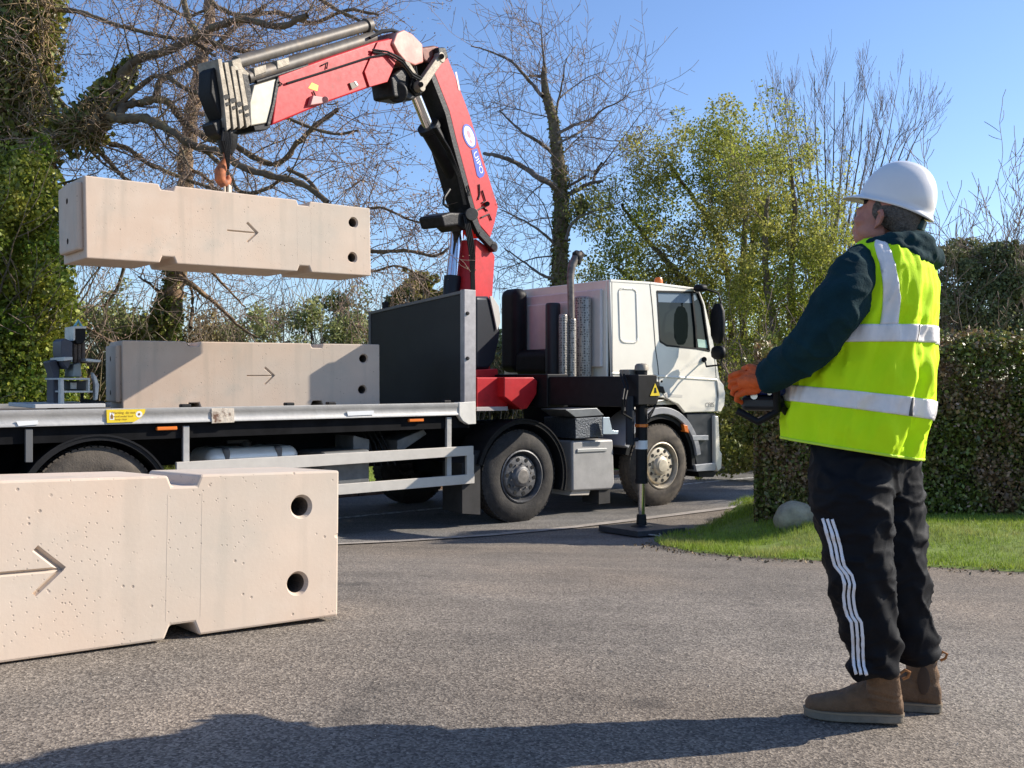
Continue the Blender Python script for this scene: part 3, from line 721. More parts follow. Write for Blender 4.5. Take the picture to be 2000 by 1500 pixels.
# rear wall details and black duct
du = MB(); 
b1, z1 = ta(1016, 560, aR-.12); b2, z2 = ta(994, 720, aR-.12)
du.tbox(aR-.34, aR-.10, 1.40, 1.78, 1.72, 2.84); du.tbox(aR-.32, aR-.10, .75, 1.5, 1.66, 2.02); du.build('air_intake_duct', black, lorry, bev=.11, seg=5)
rw = MB(); rw.tbox(aR-.055, aR, .10, CW-.10, 1.78, 2.74); rw.tbox(aR-.085, aR-.05, .5, CW-.45, 1.9, 2.62); rw.build('cab_rear_wall', M('pinkish_white', (.74, .66, .60), .5, var=.06), lorry, bev=.03, seg=3)
# ---------------------------------------------------------------- wheels
def wheel(a, b0, outward, drive=False, light=False, name='wheel', rb=None):
    """b0 = outer face; outward=-1 for the near side"""
    s_ = -outward; ax = TB*s_; c = TW(a, b0, WR)
    hub = empty(name, (0, 0, 0)); hub.parent = lorry; hub.location = Vector((a, b0, WR)); hub.rotation_euler = (0, 0, 0)
    W_ = .30
    t = MB(); t.lathe(c, ax, [(.02, .292), (-.005, .33), (.0, .42), (.03, .49), (.055, .517), (.06, .525), (.12, .527), (W_/2, .528), (W_-.12, .527), (W_-.06, .525), (W_-.03, .49), (W_, .42), (W_, .30), (W_-.02, .292)], 72)
    t.build('tyre', rb or rubber, hub)
    # tread blocks along the shoulder
    tb = MB()
    for k in range(60):
        an = 2*math.pi*k/60; e = TA*math.cos(an)+Vector((0, 0, math.sin(an))); q = -TA*math.sin(an)+Vector((0, 0, math.cos(an)))
        for o0, o1 in ((.052, .085),(.095,.135),(.165,.205),(.215,.248)):
            tb.box(c+e*.52+ax*o0-q*.02, q*.040, ax*(o1-o0), e*.0135)
    tb.build('tread', rb or rubber, hub, smooth=False)
    r = MB(); rm = rimlight if light else rimdark
    if drive:
        prof = [(.02, .296), (.0, .30), (-.004, .285), (.03, .272), (.12, .262), (.17, .25), (.19, .2), (.185, .15), (.1, .12), (.05, .115), (.04, .0001)]
    else:
        prof = [(.02, .296), (.0, .302), (-.006, .288), (.02, .274), (.09, .262), (.095, .245), (.05, .238), (.034, .232), (.028, .222), (.026, .128), (.02, .122), (-.004, .116), (-.012, .106), (-.014, .0001)]
    r.lathe(c, ax, prof, 56); r.build('rim', rm, hub)
    h = MB()
    for k in range(10):
        an = 2*math.pi*k/10+.2; e = TA*math.cos(an)+Vector((0, 0, math.sin(an)))
        if drive: h.cyl(c+e*.168+ax*.20, c+e*.168+ax*.155, .016, 8)
        else: h.cyl(c+e*.148+ax*.03, c+e*.148+ax*.008, .010, 8)
    h.build('wheel_nuts', hubm, hub)
    if not drive:
        h = MB()
        for k in range(10):
            an = 2*math.pi*(k+.5)/10+.2; e = TA*math.cos(an)+Vector((0, 0, math.sin(an)))
            h.lathe(c+e*.196, ax, [(.0225, .0001), (.0225, .023), (.05, .023), (.05, .0001)], 16)
        h.build('hand_holes', M('hole_black', (.008, .008, .008), .9), hub)
        h = MB(); h.lathe(c, ax, [(-.012, .085), (-.020, .078), (-.022, .05), (-.023, .0001)], 30); h.build('hub_cap', rimlight if light else hubm, hub, bev=.003)
    return hub
for i, a in enumerate(AX):
    wheel(a, 0.0, -1, light=(i == 1), rb=rubber2 if i == 1 else rubber); wheel(a, 2.48, 1)
for a in REAR:
    wheel(a, 0.02, -1, drive=True, rb=rubber2); wheel(a, .36, -1, drive=True); wheel(a, 2.46, 1, drive=True); wheel(a, 2.12, 1, drive=True)
# mudguards
def mudguard(a, r0=.565, r1=.60, t0=2, t1=178, b0=-.02, b1=.45, name='mudguard'):
    f = MB(); arc_band(f, (a, WR), r0, r1, t0, t1, b0, b1); arc_band(f, (a, WR), r1, r1+.016, t0, t1, b0-.012, b0+.02); f.build(name, black, lorry)
mudguard(0, .60, .64, -18, 165); 
for a in REAR: mudguard(a, .585, .62, 5, 170, 0, .66)
f = MB(); f.side([(903, 905), (938, 880), (938, 1005), (903, 1003)], .04, .42); f.build('mudflap', M('mudflap_rubber', (.03, .028, .027), .8, var=.3), lorry)
f = MB(); f.tbox(2.05-.62-.14, 1.48, .1, .4, .1, .8); f.build('front_mudflap', MATS['mudflap_rubber'], lorry)
# ---------------------------------------------------------------- chassis
ch = MB()
for b0 in (.82, 1.58): ch.tbox(-8.6, 3.3, b0, b0+.08, .80, 1.10)
for a in np.arange(-8.4, 3.2, 1.1): ch.tbox(a, a+.1, .9, 1.58, .84, 1.06)
for a in AX+REAR:
    ch.tbox(a-.08, a+.08, .3, 2.18, .44, .60); 
    for b0 in (.72, 1.7): ch.tbox(a-.55, a+.55, b0, b0+.08, .62, .70)
ch.lathe(TW(REAR[0], 1.24, .53), TB, [(-.2, .0001), (-.2, .12), (-.1, .2), (.1, .2), (.2, .12), (.2, .0001)], 20)
ch.tube([TW(1.6, 1.24, .75), TW(REAR[0], 1.24, .6)], .06, 12)
ch.tbox(1.4, 3.2, .8, 1.7, .55, 1.3)
ch.build('chassis_frame', chass, lorry, bev=.01)
un = MB(); un.tbox(-8.4, -.7, .3, 2.2, 1.17, 1.29); un.tbox(-8.4, -.7, .06, .22, 1.10, 1.235); un.tbox(-8.4, -.7, 2.28, 2.44, 1.10, 1.235)
for a in np.arange(-8.2, -.8, .5): un.tbox(a, a+.07, .22, 2.28, 1.09, 1.17)
un.build('subframe', chass, lorry)
# flatbed deck and side rave
dk = MB(); dk.tbox(-8.6, -.62, .05, 2.43, 1.295, 1.330); dk.build('deck_floor', M('deck_ply', (.10, .085, .07), .8, var=.35, vs=5, bump=.3, bs=40), lorry)
zt = tk(900, 786.5)[1]; zbm = tk(900, 811)[1]
def rave(b0, sgn, nm='side_rave'):
    rv = MB(); o = b0
    prof = [(0, zbm), (0, zbm+.020), (.006, zbm+.028), (.006, zt-.05), (0, zt-.042), (0, zt), (.045, zt), (.045, zbm)]
    n = len(prof); A0, A1 = -8.6, tk(897, 800)[0]
    vs = [TW(A0, o+sgn*b_, z) for b_, z in prof]+[TW(A1, o+sgn*b_, z) for b_, z in prof]
    rv.add(vs, [tuple(range(n)), tuple(range(2*n-1, n-1, -1))]+[(i, (i+1) % n, (i+1) % n+n, i+n) for i in range(n)])
    return rv.build(nm, alu, lorry, bev=.003)
rave(0, 1); rave(2.48, -1)
e = MB(); e.tbox(-8.66, -8.6, 0, 2.48, zbm, zt); e.build('rear_rave', alu, lorry)
e = MB(); e.side([(897, 786), (929, 784), (930, 828), (915, 829), (904, 822), (897, 811)], -.006, .10); e.build('rave_end_cap', white2, lorry, bev=.006)
e = MB(); e.side([(413, 798), (457, 797), (458, 825), (414, 827)], -.008, .01); e.build('post_pocket', M('flaking_white', (.62, .53, .42), .6, col2=(.16, .08, .045), vs=9, thr=(.52, .6), bump=.4, bs=30), lorry, bev=.003)
e = MB(); e.side([(208, 800.5), (284, 799), (283, 806), (275, 816), (262, 824), (209, 826)], -.009, 0); st = e.build('warning_sticker', yellow, lorry)
def sq(px, py, off):
    a, z = tk(px, py); return lambda u, v: TW(a+u, off, z+v)
txt('Warning: do not', .030, sq(240, 806, -.0105), M('print_dark', (.25, .12, .01), .6), st)
txt('stand under load', .024, sq(240, 813, -.0105), MATS['print_dark'], st); txt('keep clear', .024, sq(236, 819, -.0105), MATS['print_dark'], st)
e = MB(); e.side([(214, 806), (223, 806), (223, 820), (214, 820)], -.0100, -.0085); a_, z_ = tk(271, 809)
e.lathe(TW(a_, -.0085, z_), TB, [(-.0015, .0001), (-.0015, .028), (0, .028), (0, .0001)], 18); e.build('sticker_panel', decalw, st)
e = MB(); e.side([(216, 812), (218.5, 808), (221, 812), (221, 818), (216, 818)], -.0112, -.0100); e.lathe(TW(a_, -.010, z_), TB, [(-.0012, .0001), (-.0012, .011), (0, .011), (0, .0001)], 12); e.build('sticker_symbol', MATS['print_dark'], st)
e = MB(); e.side([(32, 823), (74, 821), (74, 829), (36, 832)], -.008, 0); e.build('reflector_strip', decalw, lorry)
e = MB(); e.side([(678, 804), (730, 802), (730, 810), (680, 812)], -.008, 0); e.build('reflector_strip', decalw, lorry)
for px, py in ((326, 837), (813, 821)):
    e = MB(); a, z = tk(px, py, .03); e.tbox(a-.09, a+.09, .02, .06, z-.015, z+.018); e.build('side_marker_lamp', orange, lorry, bev=.008)
for px in (368, 572, 654, 880):
    a, z = tk(px, 790); e = MB(); e.tbox(a-.045, a+.045, .05, .12, zt-.004, zt+.028); e.build('lashing_ring', darkm, lorry, bev=.01)
# side guards
gd = MB(); gd.side([(345, 903), (925, 871), (925, 889), (345, 931)], -.01, .03); gd.build('side_guard_rail', alu2, lorry, bev=.004)
gd = MB(); gd.side([(345, 970), (927, 926), (927, 944), (345, 994)], -.01, .03); gd.build('side_guard_rail', alu2, lorry, bev=.004)
for gp_ in ([(912, 888), (926, 888), (926, 927), (912, 928)], [(345, 930), (362, 929), (362, 971), (345, 971)]):
    gd = MB(); gd.side(gp_, -.009, .03); gd.build('side_guard_end', alu2, lorry, bev=.004)
for x0, y0, y1 in ((358, 832, 975), (873, 815, 940)):
    gd = MB(); gd.side([(x0, y0), (x0+12 if x0 < 500 else x0+9, y0), (x0+12 if x0 < 500 else x0+9, y1), (x0, y1)], .032, .07); gd.build('guard_hanger', alu, lorry, bev=.003)
gd = MB(); gd.side([(50, 838), (64, 838), (64, 903), (50, 903)], .02, .06); gd.build('mudguard_stay', M('grey_stay', (.12, .12, .12), .6), lorry, bev=.003)
# tank with straps, boxes
def tankbox(pix, b0, b1, mat, nm, r=.07):
    t = MB(); t.side(pix, b0, b1); return t.build(nm, mat, lorry, bev=r, seg=5)
tk0, tk1 = tk(406, 880, .25)[0], tk(588, 880, .25)[0]; ztk = tk(500, 874, .25)[1]
tt = MB(); tt.tbox(tk0, tk1, .25, .80, ztk-.55, ztk); tank = tt.build('air_tank', M('tank_alu', (.85, .82, .74), .4, .2, var=.08), lorry, bev=.10, seg=6)
for u in (.2, .76):
    a = tk0+(tk1-tk0)*u; t = MB(); t.tbox(a-.035, a+.035, .243, .807, ztk-.557, ztk+.007); t.build('tank_strap', M('strap_grey', (.16, .15, .14), .6), lorry, bev=.10, seg=6)
t = MB(); a = tk0+(tk1-tk0)*.5; t.cyl(TW(a, .5, ztk-.02), TW(a, .5, ztk+.05), .06); t.tbox(a-.2, a+.02, .46, .54, ztk+.03, ztk+.07); t.build('filler_cap', darkm, lorry, bev=.006)
t = MB(); t.side([(632, 884), (722, 878), (722, 960), (632, 966)], .12, .7); t.build('tool_locker', M('dirty_grey', (.14, .14, .135), .6, .2, var=.25, vs=4), lorry, bev=.02)
t = MB(); t.side([(776, 860), (828, 838), (834, 848), (790, 878), (776, 884)], .3, .7); t.side([(690, 850), (722, 858), (722, 880), (690, 880)], .3, .7); t.build('valve_bracket', M('bracket_grey', (.16, .16, .16), .5, .3, var=.3), lorry, bev=.01)
t = MB()
for k in range(4): t.tube([TW(tk(750+k*12, 880)[0], .5, 1.1), TW(tk(765+k*10, 890)[0], .45, .95), TW(tk(770+k*14, 930)[0], .4, .7)], .012, 6)
t.build('air_hose', black, lorry)
t = MB(); t.side([(1117, 861), (1198, 858), (1201, 945), (1195, 956), (1118, 960)], .06, .62); t.build('battery_box', greybox, lorry, bev=.03, seg=4)
t = MB(); t.side([(1128, 877), (1186, 875), (1186, 881), (1128, 884)], .045, .08); t.build('battery_box_lid_strip', M('lid_strip', (.45, .45, .44), .4, .3), lorry, bev=.006)
t = MB(); t.side([(1118, 958), (1153, 957), (1150, 967), (1112, 968)], .1, .5); t.build('box_bracket', M('bracket_pale', (.5, .45, .38), .6), lorry, bev=.004)
chk = M('checker_plate', (.09, .10, .115), .4, .5, var=.2, vs=20, bump=.8, bs=55)
t = MB(); t.side([(1124, 817), (1178, 814), (1178, 853), (1124, 857)], .02, .6); t.build('step_box', chk, lorry, bev=.008)
t = MB(); t.side([(1104, 800), (1166, 797), (1180, 811), (1124, 815)], .04, .5); t.build('step_box_top', M('plate_grey', (.22, .23, .24), .4, .4, var=.2), lorry, bev=.006)
t = MB(); t.side([(1178, 815), (1190, 815), (1196, 840), (1208, 842), (1207, 848), (1178, 848)], -.05, -.03); t.build('shiny_plate', M('plate_blue', (.62, .72, .82), .25, .5), lorry, bev=.003)
# exhausts and perforated heat shields behind the cab
perf_m, N, L, b = node_mat('perforated_steel')
tc = N.new('ShaderNodeTexCoord'); mp = N.new('ShaderNodeMapping'); mp.inputs['Scale'].default_value = (1, 1, 1); L.new(tc.outputs['Object'], mp.inputs[0])
vo = N.new('ShaderNodeTexVoronoi'); vo.inputs['Scale'].default_value = 34; vo.inputs['Randomness'].default_value = .35; L.new(mp.outputs[0], vo.inputs['Vector'])
r = N.new('ShaderNodeMapRange'); r.inputs['From Min'].default_value = .34; r.inputs['From Max'].default_value = .42; L.new(vo.outputs['Distance'], r.inputs['Value'])
mx = N.new('ShaderNodeMix'); mx.data_type = 'RGBA'; mx.inputs[6].default_value = (.10, .09, .08, 1); mx.inputs[7].default_value = (.36, .32, .27, 1); L.new(r.outputs[0], mx.inputs[0]); L.new(mx.outputs[2], b.inputs['Base Color'])
b.inputs['Metallic'].default_value = .35; b.inputs['Roughness'].default_value = .38
bu = N.new('ShaderNodeBump'); bu.inputs['Strength'].default_value = .6; bu.inputs['Distance'].default_value = .01; L.new(r.outputs[0], bu.inputs['Height']); L.new(bu.outputs[0], b.inputs['Normal'])
def vpipe(x0, x1, ytop, ybot, b0, mat, nm, parent=lorry):
    xm = (x0+x1)/2; a, z1 = tk(xm, ytop, b0); z0 = tk(xm, ybot, b0)[1]; a0 = tk(x0, ytop, b0)[0]; a1 = tk(x1, ytop, b0)[0]
    wd = (a1-a0)*.8*.5; t = MB(); p = TW(a, b0, z0); t.lathe(p, (0, 0, 1), [(0, .0001), (0, wd), (z1-z0-.03, wd), (z1-z0-.008, wd*.93), (z1-z0, wd*.8), (z1-z0, .0001)], 28); return t.build(nm, mat, parent, smooth=50)
vpipe(1154, 1186, 570, 735, .40, perf_m, 'silencer_shield')
vpipe(1122, 1154, 580, 735, .30, perf_m, 'silencer_shield')
vpipe(1110, 1125, 622, 735, .16, perf_m, 'exhaust_shield'); vpipe(1092, 1108, 614, 735, .20, perf_m, 'exhaust_shield')
xs = MB(); q = lambda x, y: (lambda s_: TW(s_[0], .17, s_[1]))(tk(x, y, .17))
xs.tube([q(1116, 732), q(1116, 640), q(1115, 580), q(1114, 540), q(1117, 518), q(1125, 504), q(1130, 494)], [.042, .042, .042, .044, .05, .055, .055], 18)
xs.build('exhaust_stack', M('sooty_exhaust', (.20, .17, .145), .5, .5, var=.3, vs=8, col2=(.08, .06, .05), thr=(.5, .7)), lorry)
xs = MB(); xs.tube([q(1126, 514), q(1128, 504), q(1122, 492)], [.055, .07, .03], 14); xs.tube([q(1128, 504), q(1135, 495), q(1133, 490)], [.055, .05, .02], 12); xs.build('exhaust_tip', M('soot_black', (.012, .011, .01), .9), lorry)
vpipe(1066, 1094, 592, 735, .75, M('intake_dark', (.015, .015, .018), .5), 'intake_filter')
# ---------------------------------------------------------------- headboard
hb = MB(); aH = tk(918, 600)[0]
zN = tk(918, 571)[1]
BF = 2.12
nb, nzz = ta(905, 571, aH), ta(740, 612, aH)
hb.prism([TW(aH, .08, 1.33), TW(aH, BF, 1.33), TW(aH, BF, nzz[1]), TW(aH, .08, zN)], TA*.03)
hb.build('headboard_panel', M('headboard_black', (.016, .016, .015), .6, var=.2, vs=2), lorry, bev=.004)
hb = MB(); hb.prism([TW(aH-.012, .08, zN), TW(aH-.012, BF, nzz[1]), TW(aH-.012, BF, nzz[1]+.035), TW(aH-.012, .08, zN+.035)], TA*.055); hb.tbox(aH-.012, aH+.04, BF, BF+.05, 1.37, nzz[1]+.03); hb.build('headboard_top_rail', M('rail_grey', (.17, .165, .16), .5, .3), lorry, bev=.004)
hp = MB(); hp.tbox(tk(907, 600)[0], tk(929.5, 600)[0], 0, .08, 1.30, zN+.03); hp.build('headboard_post', M('galvanised_post', (.40, .37, .36), .45, .5, var=.15, vs=6), lorry, bev=.006)
hp = MB()
for yy in (612, 700): a, z = tk(913, yy); hp.lathe(TW(a, -.001, z), -TB, [(0, .0001), (0, .022), (.014, .018), (.016, .0001)], 10)
hp.build('post_bolts', darkm, lorry)
wl = MB(); bb, zz = ta(748, 600, aH); wl.tbox(aH, aH+.06, bb-.05, bb+.04, nzz[1]+.03, nzz[1]+.14); wl.build('work_lamp', black, lorry, bev=.02)
# ---------------------------------------------------------------- crane base
cb = MB()
cb.side([(931, 737), (1000, 737), (990, 800), (931, 803)], .15, 2.3)
cb.side([(985, 737), (1042, 737), (1050, 744), (1048, 770), (1030, 798), (1018, 800), (985, 775)], .02, .5)
cb.build('crane_base', redp, lorry, bev=.012)
cb = MB(); cb.side([(931, 795), (992, 794), (992, 802), (931, 803)], .1, 2.3); cb.build('base_flange', M('flange_grey', (.45, .40, .38), .5), lorry, bev=.004)
# outrigger beam, sticking out towards the driveway
ob = MB()
EX = 1.38
aB0, aB1 = tk(1052, 760)[0], tk(1090, 760)[0]
zb0, zb1 = 1.335, 1.66
aB0 = .30; aB1 = .56
ob.tbox(aB0, aB1, -EX+.0, 2.2, zb0, zb1); ob.build('outrigger_beam', blackp, lorry, bev=.012)
ob = MB(); ob.tbox(aB0-.03, aB1+.03, -.12, 2.5, zb0-.03, zb1+.03); ob.build('beam_sleeve', blackp, lorry, bev=.012)
# end bracket carrying the leg
al = (aB0+aB1)/2+.0
ob = MB(); ob.tbox(aB0-.012, aB1+.012, -EX-.16, -EX+.04, zb1-.30, zb1+.015); ob.build('beam_end', blackp, lorry, bev=.01)
tri = MB(); pT = TW(aB1-.10, -EX-.164, 1.455)
tri.prism([pT, pT+TA*.15, pT+TA*.075+Vector((0, 0, .13))], -TB*.003); tri.build('warning_triangle', yellow, lorry)
tri = MB(); tri.prism([pT+TA*.055+Vector((0, 0, .03))-TB*.0035, pT+TA*.095+Vector((0, 0, .03))-TB*.0035, pT+TA*.085+Vector((0, 0, .085))-TB*.0035, pT+TA*.065+Vector((0, 0, .085))-TB*.0035], -TB*.002); tri.build('warning_symbol', black, lorry)
lx, ly = al, -EX-.07
gz = G(TW(lx, ly, 0).x, TW(lx, ly, 0).y)
leg = MB(); leg.cyl(TW(lx, ly, .56), TW(lx, ly, zb1+.06), .062, 24); leg.lathe(TW(lx, ly, .54), (0, 0, 1), [(0, .0001), (0, .068), (.05, .068), (.05, .06)], 24); lg = leg.build('outrigger_leg', blackp, lorry)
r = MB(); r.cyl(TW(lx, ly, gz+.17), TW(lx, ly, .56), .036, 20); r.build('leg_rod', chrome, lg)
r = MB(); r.lathe(TW(lx, ly, gz+.062), (0, 0, 1), [(0, .0001), (0, .11), (.015, .115), (.03, .09), (.035, .055), (.13, .05), (.14, .04)], 24); r.build('leg_foot', darkm, lg)
r = MB(); r.lathe(TW(lx, ly, 1.13), (0, 0, 1), [(0, .064), (0, .070), (.03, .070), (.03, .064)], 24); r.build('amber_ring', orange, lg)
r = MB(); r.lathe(TW(lx, ly, .90), (0, 0, 1), [(0, .0632), (0, .0642), (.09, .0642), (.09, .0632)], 24); r.build('leg_label', decalw, lg)
r = MB(); r.lathe(TW(lx, ly, zb1+.06), (0, 0, 1), [(0, .0001), (0, .075), (.05, .07), (.07, .05), (.075, .0001)], 24); r.build('leg_cap', palem, lg)
for k in range(4):
    h = MB(); o = .02*k; h.tube([TW(lx+.03+o, ly+.05, 1.62), TW(lx+.16+o, ly-.02, 1.56), TW(lx+.22+o*.4, ly, 1.42), TW(lx+.16, ly-.03, 1.32), TW(lx+.05, ly-.05, 1.26-o)], .010, 8)
    h.build('hydraulic_hose', black, lorry)
for k in range(2):
    h = MB(); h.tube([TW(lx-.16-.05*k, ly+.1, 1.68), TW(lx-.20-.05*k, ly+.0, 1.55), TW(lx-.34-.04*k, ly-.1, 1.42), TW(lx-.36, ly-.08, 1.28), TW(lx-.2, ly-.05, 1.22)], .012, 8); h.build('hydraulic_hose', black, lorry)
h = MB(); h.tbox(lx-.13, lx+.0, ly+.05, ly+.2, zb1+.0, zb1+.07); h.build('valve_block', palem, lorry, bev=.01)
ob = MB(); ob.cyl(TW(lx-.17, ly, .95), TW(lx-.17, ly+.0, 1.45), .045); ob.cyl(TW(lx-.17, ly, 1.0), TW(lx, ly, 1.0), .02); ob.build('leg_cylinder', navy, lorry)
# spreader plate on the ground
pc = TW(lx, ly, 0); pc.z = gz
sp = MB(); th = math.radians(33); u1 = Vector((math.cos(th), math.sin(th), -.02))*.64; u2 = Vector((-math.sin(th), math.cos(th), -.035))*.64
sp.box(pc-u1/2-u2/2+Vector((0, 0, .012)), u1, u2, Vector((0, 0, .06)))
sp.build('spreader_plate', M('plate_grey_plastic', (.045, .043, .045), .6, var=.25, vs=6, bump=.3, bs=60), None, bev=.008, label='square dark grey spreader plate under the outrigger foot', cat='spreader plate')
rp = MB(); rp.tube([pc-u2/2-u1*.28+Vector((0, 0, .03)), pc-u2/2-u1*.26-u2*.10+Vector((0, 0, .03)), pc-u2/2-u1*.12-u2*.12+Vector((0, 0, .012)), pc-u2/2-u1*.06+Vector((0, 0, .03))], .007, 6)
rp.build('plate_rope', M('rope_pale', (.4, .38, .35), .8), bpy.data.objects['spreader_plate'])
# ================================================================== CRANE ARM (part of the lorry)
# column
W1 = .34
col = MB(); col.boom([(930, 466), (958, 486), (967, 500), (958, 640), (958, 740), (918, 740), (921, 566), (926, 520)], W1); colo = col.build('crane_column', redp, lorry, bev=.012)
h = MB(); h.boom([(930, 578), (956, 578), (972, 600), (979, 650), (968, 705), (956, 722), (930, 722)], .75, .30); h.build('column_housing', navy, lorry, bev=.05, seg=3)
h = MB(); h.boom([(930, 722), (972, 720), (974, 738), (930, 739)], .7, .32); h.build('slew_ring', redp, lorry, bev=.01)
h = MB(); h.boom([(957, 579), (962, 578), (975, 598), (978, 630), (971, 646), (966, 620)], .02, .33); h.build('housing_highlight', M('highlight_grey', (.42, .4, .37), .6), lorry, bev=.006)  # pale plate painting the highlight on the housing's right side
# lifting cylinder in front of the column
p = lambda x, y, o=0.: bp(x, y, o)
c = MB(); c.cyl(p(881, 582, -.1), p(884, 540, -.1), .105, 28); c.cyl(p(880, 700, -.1), p(881, 582, -.1), .10, 24); c.build('lift_cylinder_barrel', navy, lorry)
c = MB(); c.cyl(p(884, 540, -.1), p(897, 425, -.1), .083, 28); c.build('lift_cylinder_rod', chrome, lorry)
c = MB(); c.boom([(862, 420), (880, 414), (930, 416), (930, 446), (905, 450), (895, 440), (868, 444)], W1*1.02); c.build('lower_knuckle', darkm, lorry, bev=.03, seg=3)
# inner boom
ib = MB(); ib.boom([(854, 90), (873, 108), (889, 148), (918, 225), (943, 308), (973, 404), (967, 433), (958, 464), (936, 438), (918, 372), (892, 276), (878, 218), (850, 146), (838, 118)], W1)
ibo = ib.build('inner_boom', redp, lorry, bev=.010)
tr_ = MB(); tr_.boom([(842, 122), (852, 148), (880, 219), (894, 277), (920, 373), (937, 437), (930, 440), (911, 376), (884, 280), (870, 222), (842, 150), (832, 124)], W1*.98); tr_.build('boom_shade_plate', darkm, ibo)  # dark plate added so the boom's underside reads as shaded
# badge and name strip on the inner boom side face
o = W1/2+.004
def disc(mb, cx, cy, rx, ry, rot, off, th=.003, n=28):
    P = []
    for k in range(n):
        t = 2*math.pi*k/n; x = rx*math.cos(t); y = ry*math.sin(t); P.append(p(cx+x*math.cos(rot)-y*math.sin(rot), cy+x*math.sin(rot)+y*math.cos(rot), off))
    mb.prism(P, -BN*th)
rot = math.radians(-19)
m = MB(); disc(m, 917, 266, 11.5, 25, rot, o+.001); m.build('badge', decalb, ibo)
m = MB(); disc(m, 917, 266, 8.5, 21, rot, o+.003); m.build('badge_face', decalw, ibo)
m = MB(); disc(m, 916, 262, 3, 8, rot, o+.005); disc(m, 920, 276, 2, 4, rot, o+.005); m.build('badge_mark', M('mark_pink', (.6, .22, .3), .5), ibo)
m = MB(); m.prism([p(x, y, o+.001) for x, y in ((921, 293), (932, 289), (947, 338), (944, 345), (937, 348), (932, 343))], -BN*.003); m.build('name_strip', decalb, ibo)
u = (p(943, 343, o)-p(925, 292, o)).normalized(); v_ = BN.cross(u).normalized()
if v_.dot(BD) > 0: v_ = -v_
cc = p(934.5, 318, o+.003)
txt('UIPO', .125, lambda a, b_: cc+u*a*1.0+v_*b_*.9, decalw, ibo)
m = MB(); m.prism([p(x, y, o+.001) for x, y in ((889, 141), (892, 140), (899, 176), (896, 177))], -BN*.003); m.build('serial_strip', M('strip_pale', (.75, .5, .48), .5), ibo)
for pts_ in (((914, 362), (917, 372), (913, 386)), ((936, 360), (937, 380), (934, 390)), ((942, 372), (948, 392), (942, 396)), ((930, 412), (944, 404), (952, 412)), ((940, 425), (955, 418), (960, 430))):
    m = MB(); m.tube([p(x, y, W1/2+.012) for x, y in pts_], .010, 6); m.build('hose_clip', darkm, ibo)
m = MB(); m.cyl(p(952, 398, W1/2), p(952, 398, W1/2+.05), .03, 12); m.build('boom_pin', darkm, ibo)
# lower link arm with pin
def link(mb, pts, wd, w, off):
    P = [p(x, y, off) for x, y in pts]
    for i in range(len(P)-1):
        d = (P[i+1]-P[i]).normalized(); s_ = BN.cross(d)*wd/2
        mb.prism([P[i]+s_, P[i+1]+s_, P[i+1]-s_, P[i]-s_], -BN*w)
    for q_ in (P[0], P[-1]): mb.cyl(q_+BN*.008, q_-BN*(w+.008), wd*.62, 20)
m = MB(); link(m, [(922, 418), (938, 452), (966, 482)], .105, .06, W1/2+.075); m.build('link_arm', darkm, lorry, bev=.006)
for x_, y_, r_2 in ((922, 418, .075), (966, 482, .04)):
    m = MB(); m.cyl(p(x_, y_, W1/2+.05), p(x_, y_, W1/2+.11), r_2, 20); m.build('link_pin', palem, lorry, bev=.006)
# folding cylinder between the booms
m = MB(); m.cyl(p(838, 250, .0), p(896, 352, .0), .115, 28); m.tube([p(896, 352), p(905, 385), p(908, 420)], [.113, .11, .10], 20); m.build('fold_cylinder_barrel', blackp, lorry)
m = MB(); m.cyl(p(812, 186, .0), p(838, 250, .0), .068, 28); m.build('fold_cylinder_rod', chrome, lorry)
m = MB(); m.lathe(p(836, 246), (p(892, 342)-p(838, 250)), [(0, .07), (-.01, .135), (.05, .135), (.06, .125)], 28); m.build('cylinder_gland', darkm, lorry)
m = MB(); m.tube([p(878, 370, .1), p(868, 385, .12), p(866, 398, .12), p(874, 404, .12)], .018, 8); m.build('hose_hook', darkm, lorry)
for k in range(3):
    m = MB(); m.tube([p(846+k*3, 250, .17+k*.02), p(872+k*3, 292, .18+.02*k), p(893+k*3, 345, .17), p(905+k*2, 400, .15)], .014, 6); m.build('boom_hose', black, lorry)
# elbow block, links
m = MB(); m.boom([(768, 84), (776, 64), (790, 58), (806, 66), (826, 86), (828, 122), (812, 128), (793, 121), (778, 104)], W1*1.15, W1*.62); kn = m.build('elbow_plate', pinkred, lorry, bev=.02, seg=3)
m = MB(); m.boom([(822, 92), (850, 88), (872, 96), (874, 118), (850, 132), (828, 118)], W1*.9, W1*.5); m.build('elbow_joint', M('rusty_joint', (.16, .06, .045), .6, .2, var=.3, vs=8), lorry, bev=.03, seg=3)
m = MB(); m.boom([(856, 92), (871, 92), (877, 112), (866, 122), (858, 112)], .08, W1/2+.08); m.build('elbow_bolt', darkm, lorry, bev=.02)
m = MB(); link(m, [(863, 112), (824, 168)], .10, .07, W1/2+.09); m.build('link_arm', palem, lorry, bev=.01)
m = MB(); link(m, [(796, 122), (824, 168)], .075, .06, W1/2+.03); m.build('link_arm', palem, lorry, bev=.01)
for x_, y_ in ((822, 165), (863, 110)):
    m = MB(); m.cyl(p(x_, y_, W1/2+.08), p(x_, y_, W1/2+.13), .03, 12); m.build('link_pin', darkm, lorry, bev=.004)
m = MB(); m.cyl(p(776, 180, .14), p(776, 180, -.2), .115, 24); m.boom([(764, 150), (790, 128), (822, 150), (830, 180), (806, 196), (770, 190)], W1*.9); m.build('cylinder_trunnion', darkm, lorry, bev=.03, seg=3)
for k in range(4):
    m = MB(); m.tube([p(800+k*4, 130, .17), p(806+k*3, 150, .2), p(800+k*5, 172, .18), p(812+k*3, 186, .16)], .013, 6); m.build('boom_hose', black, lorry)
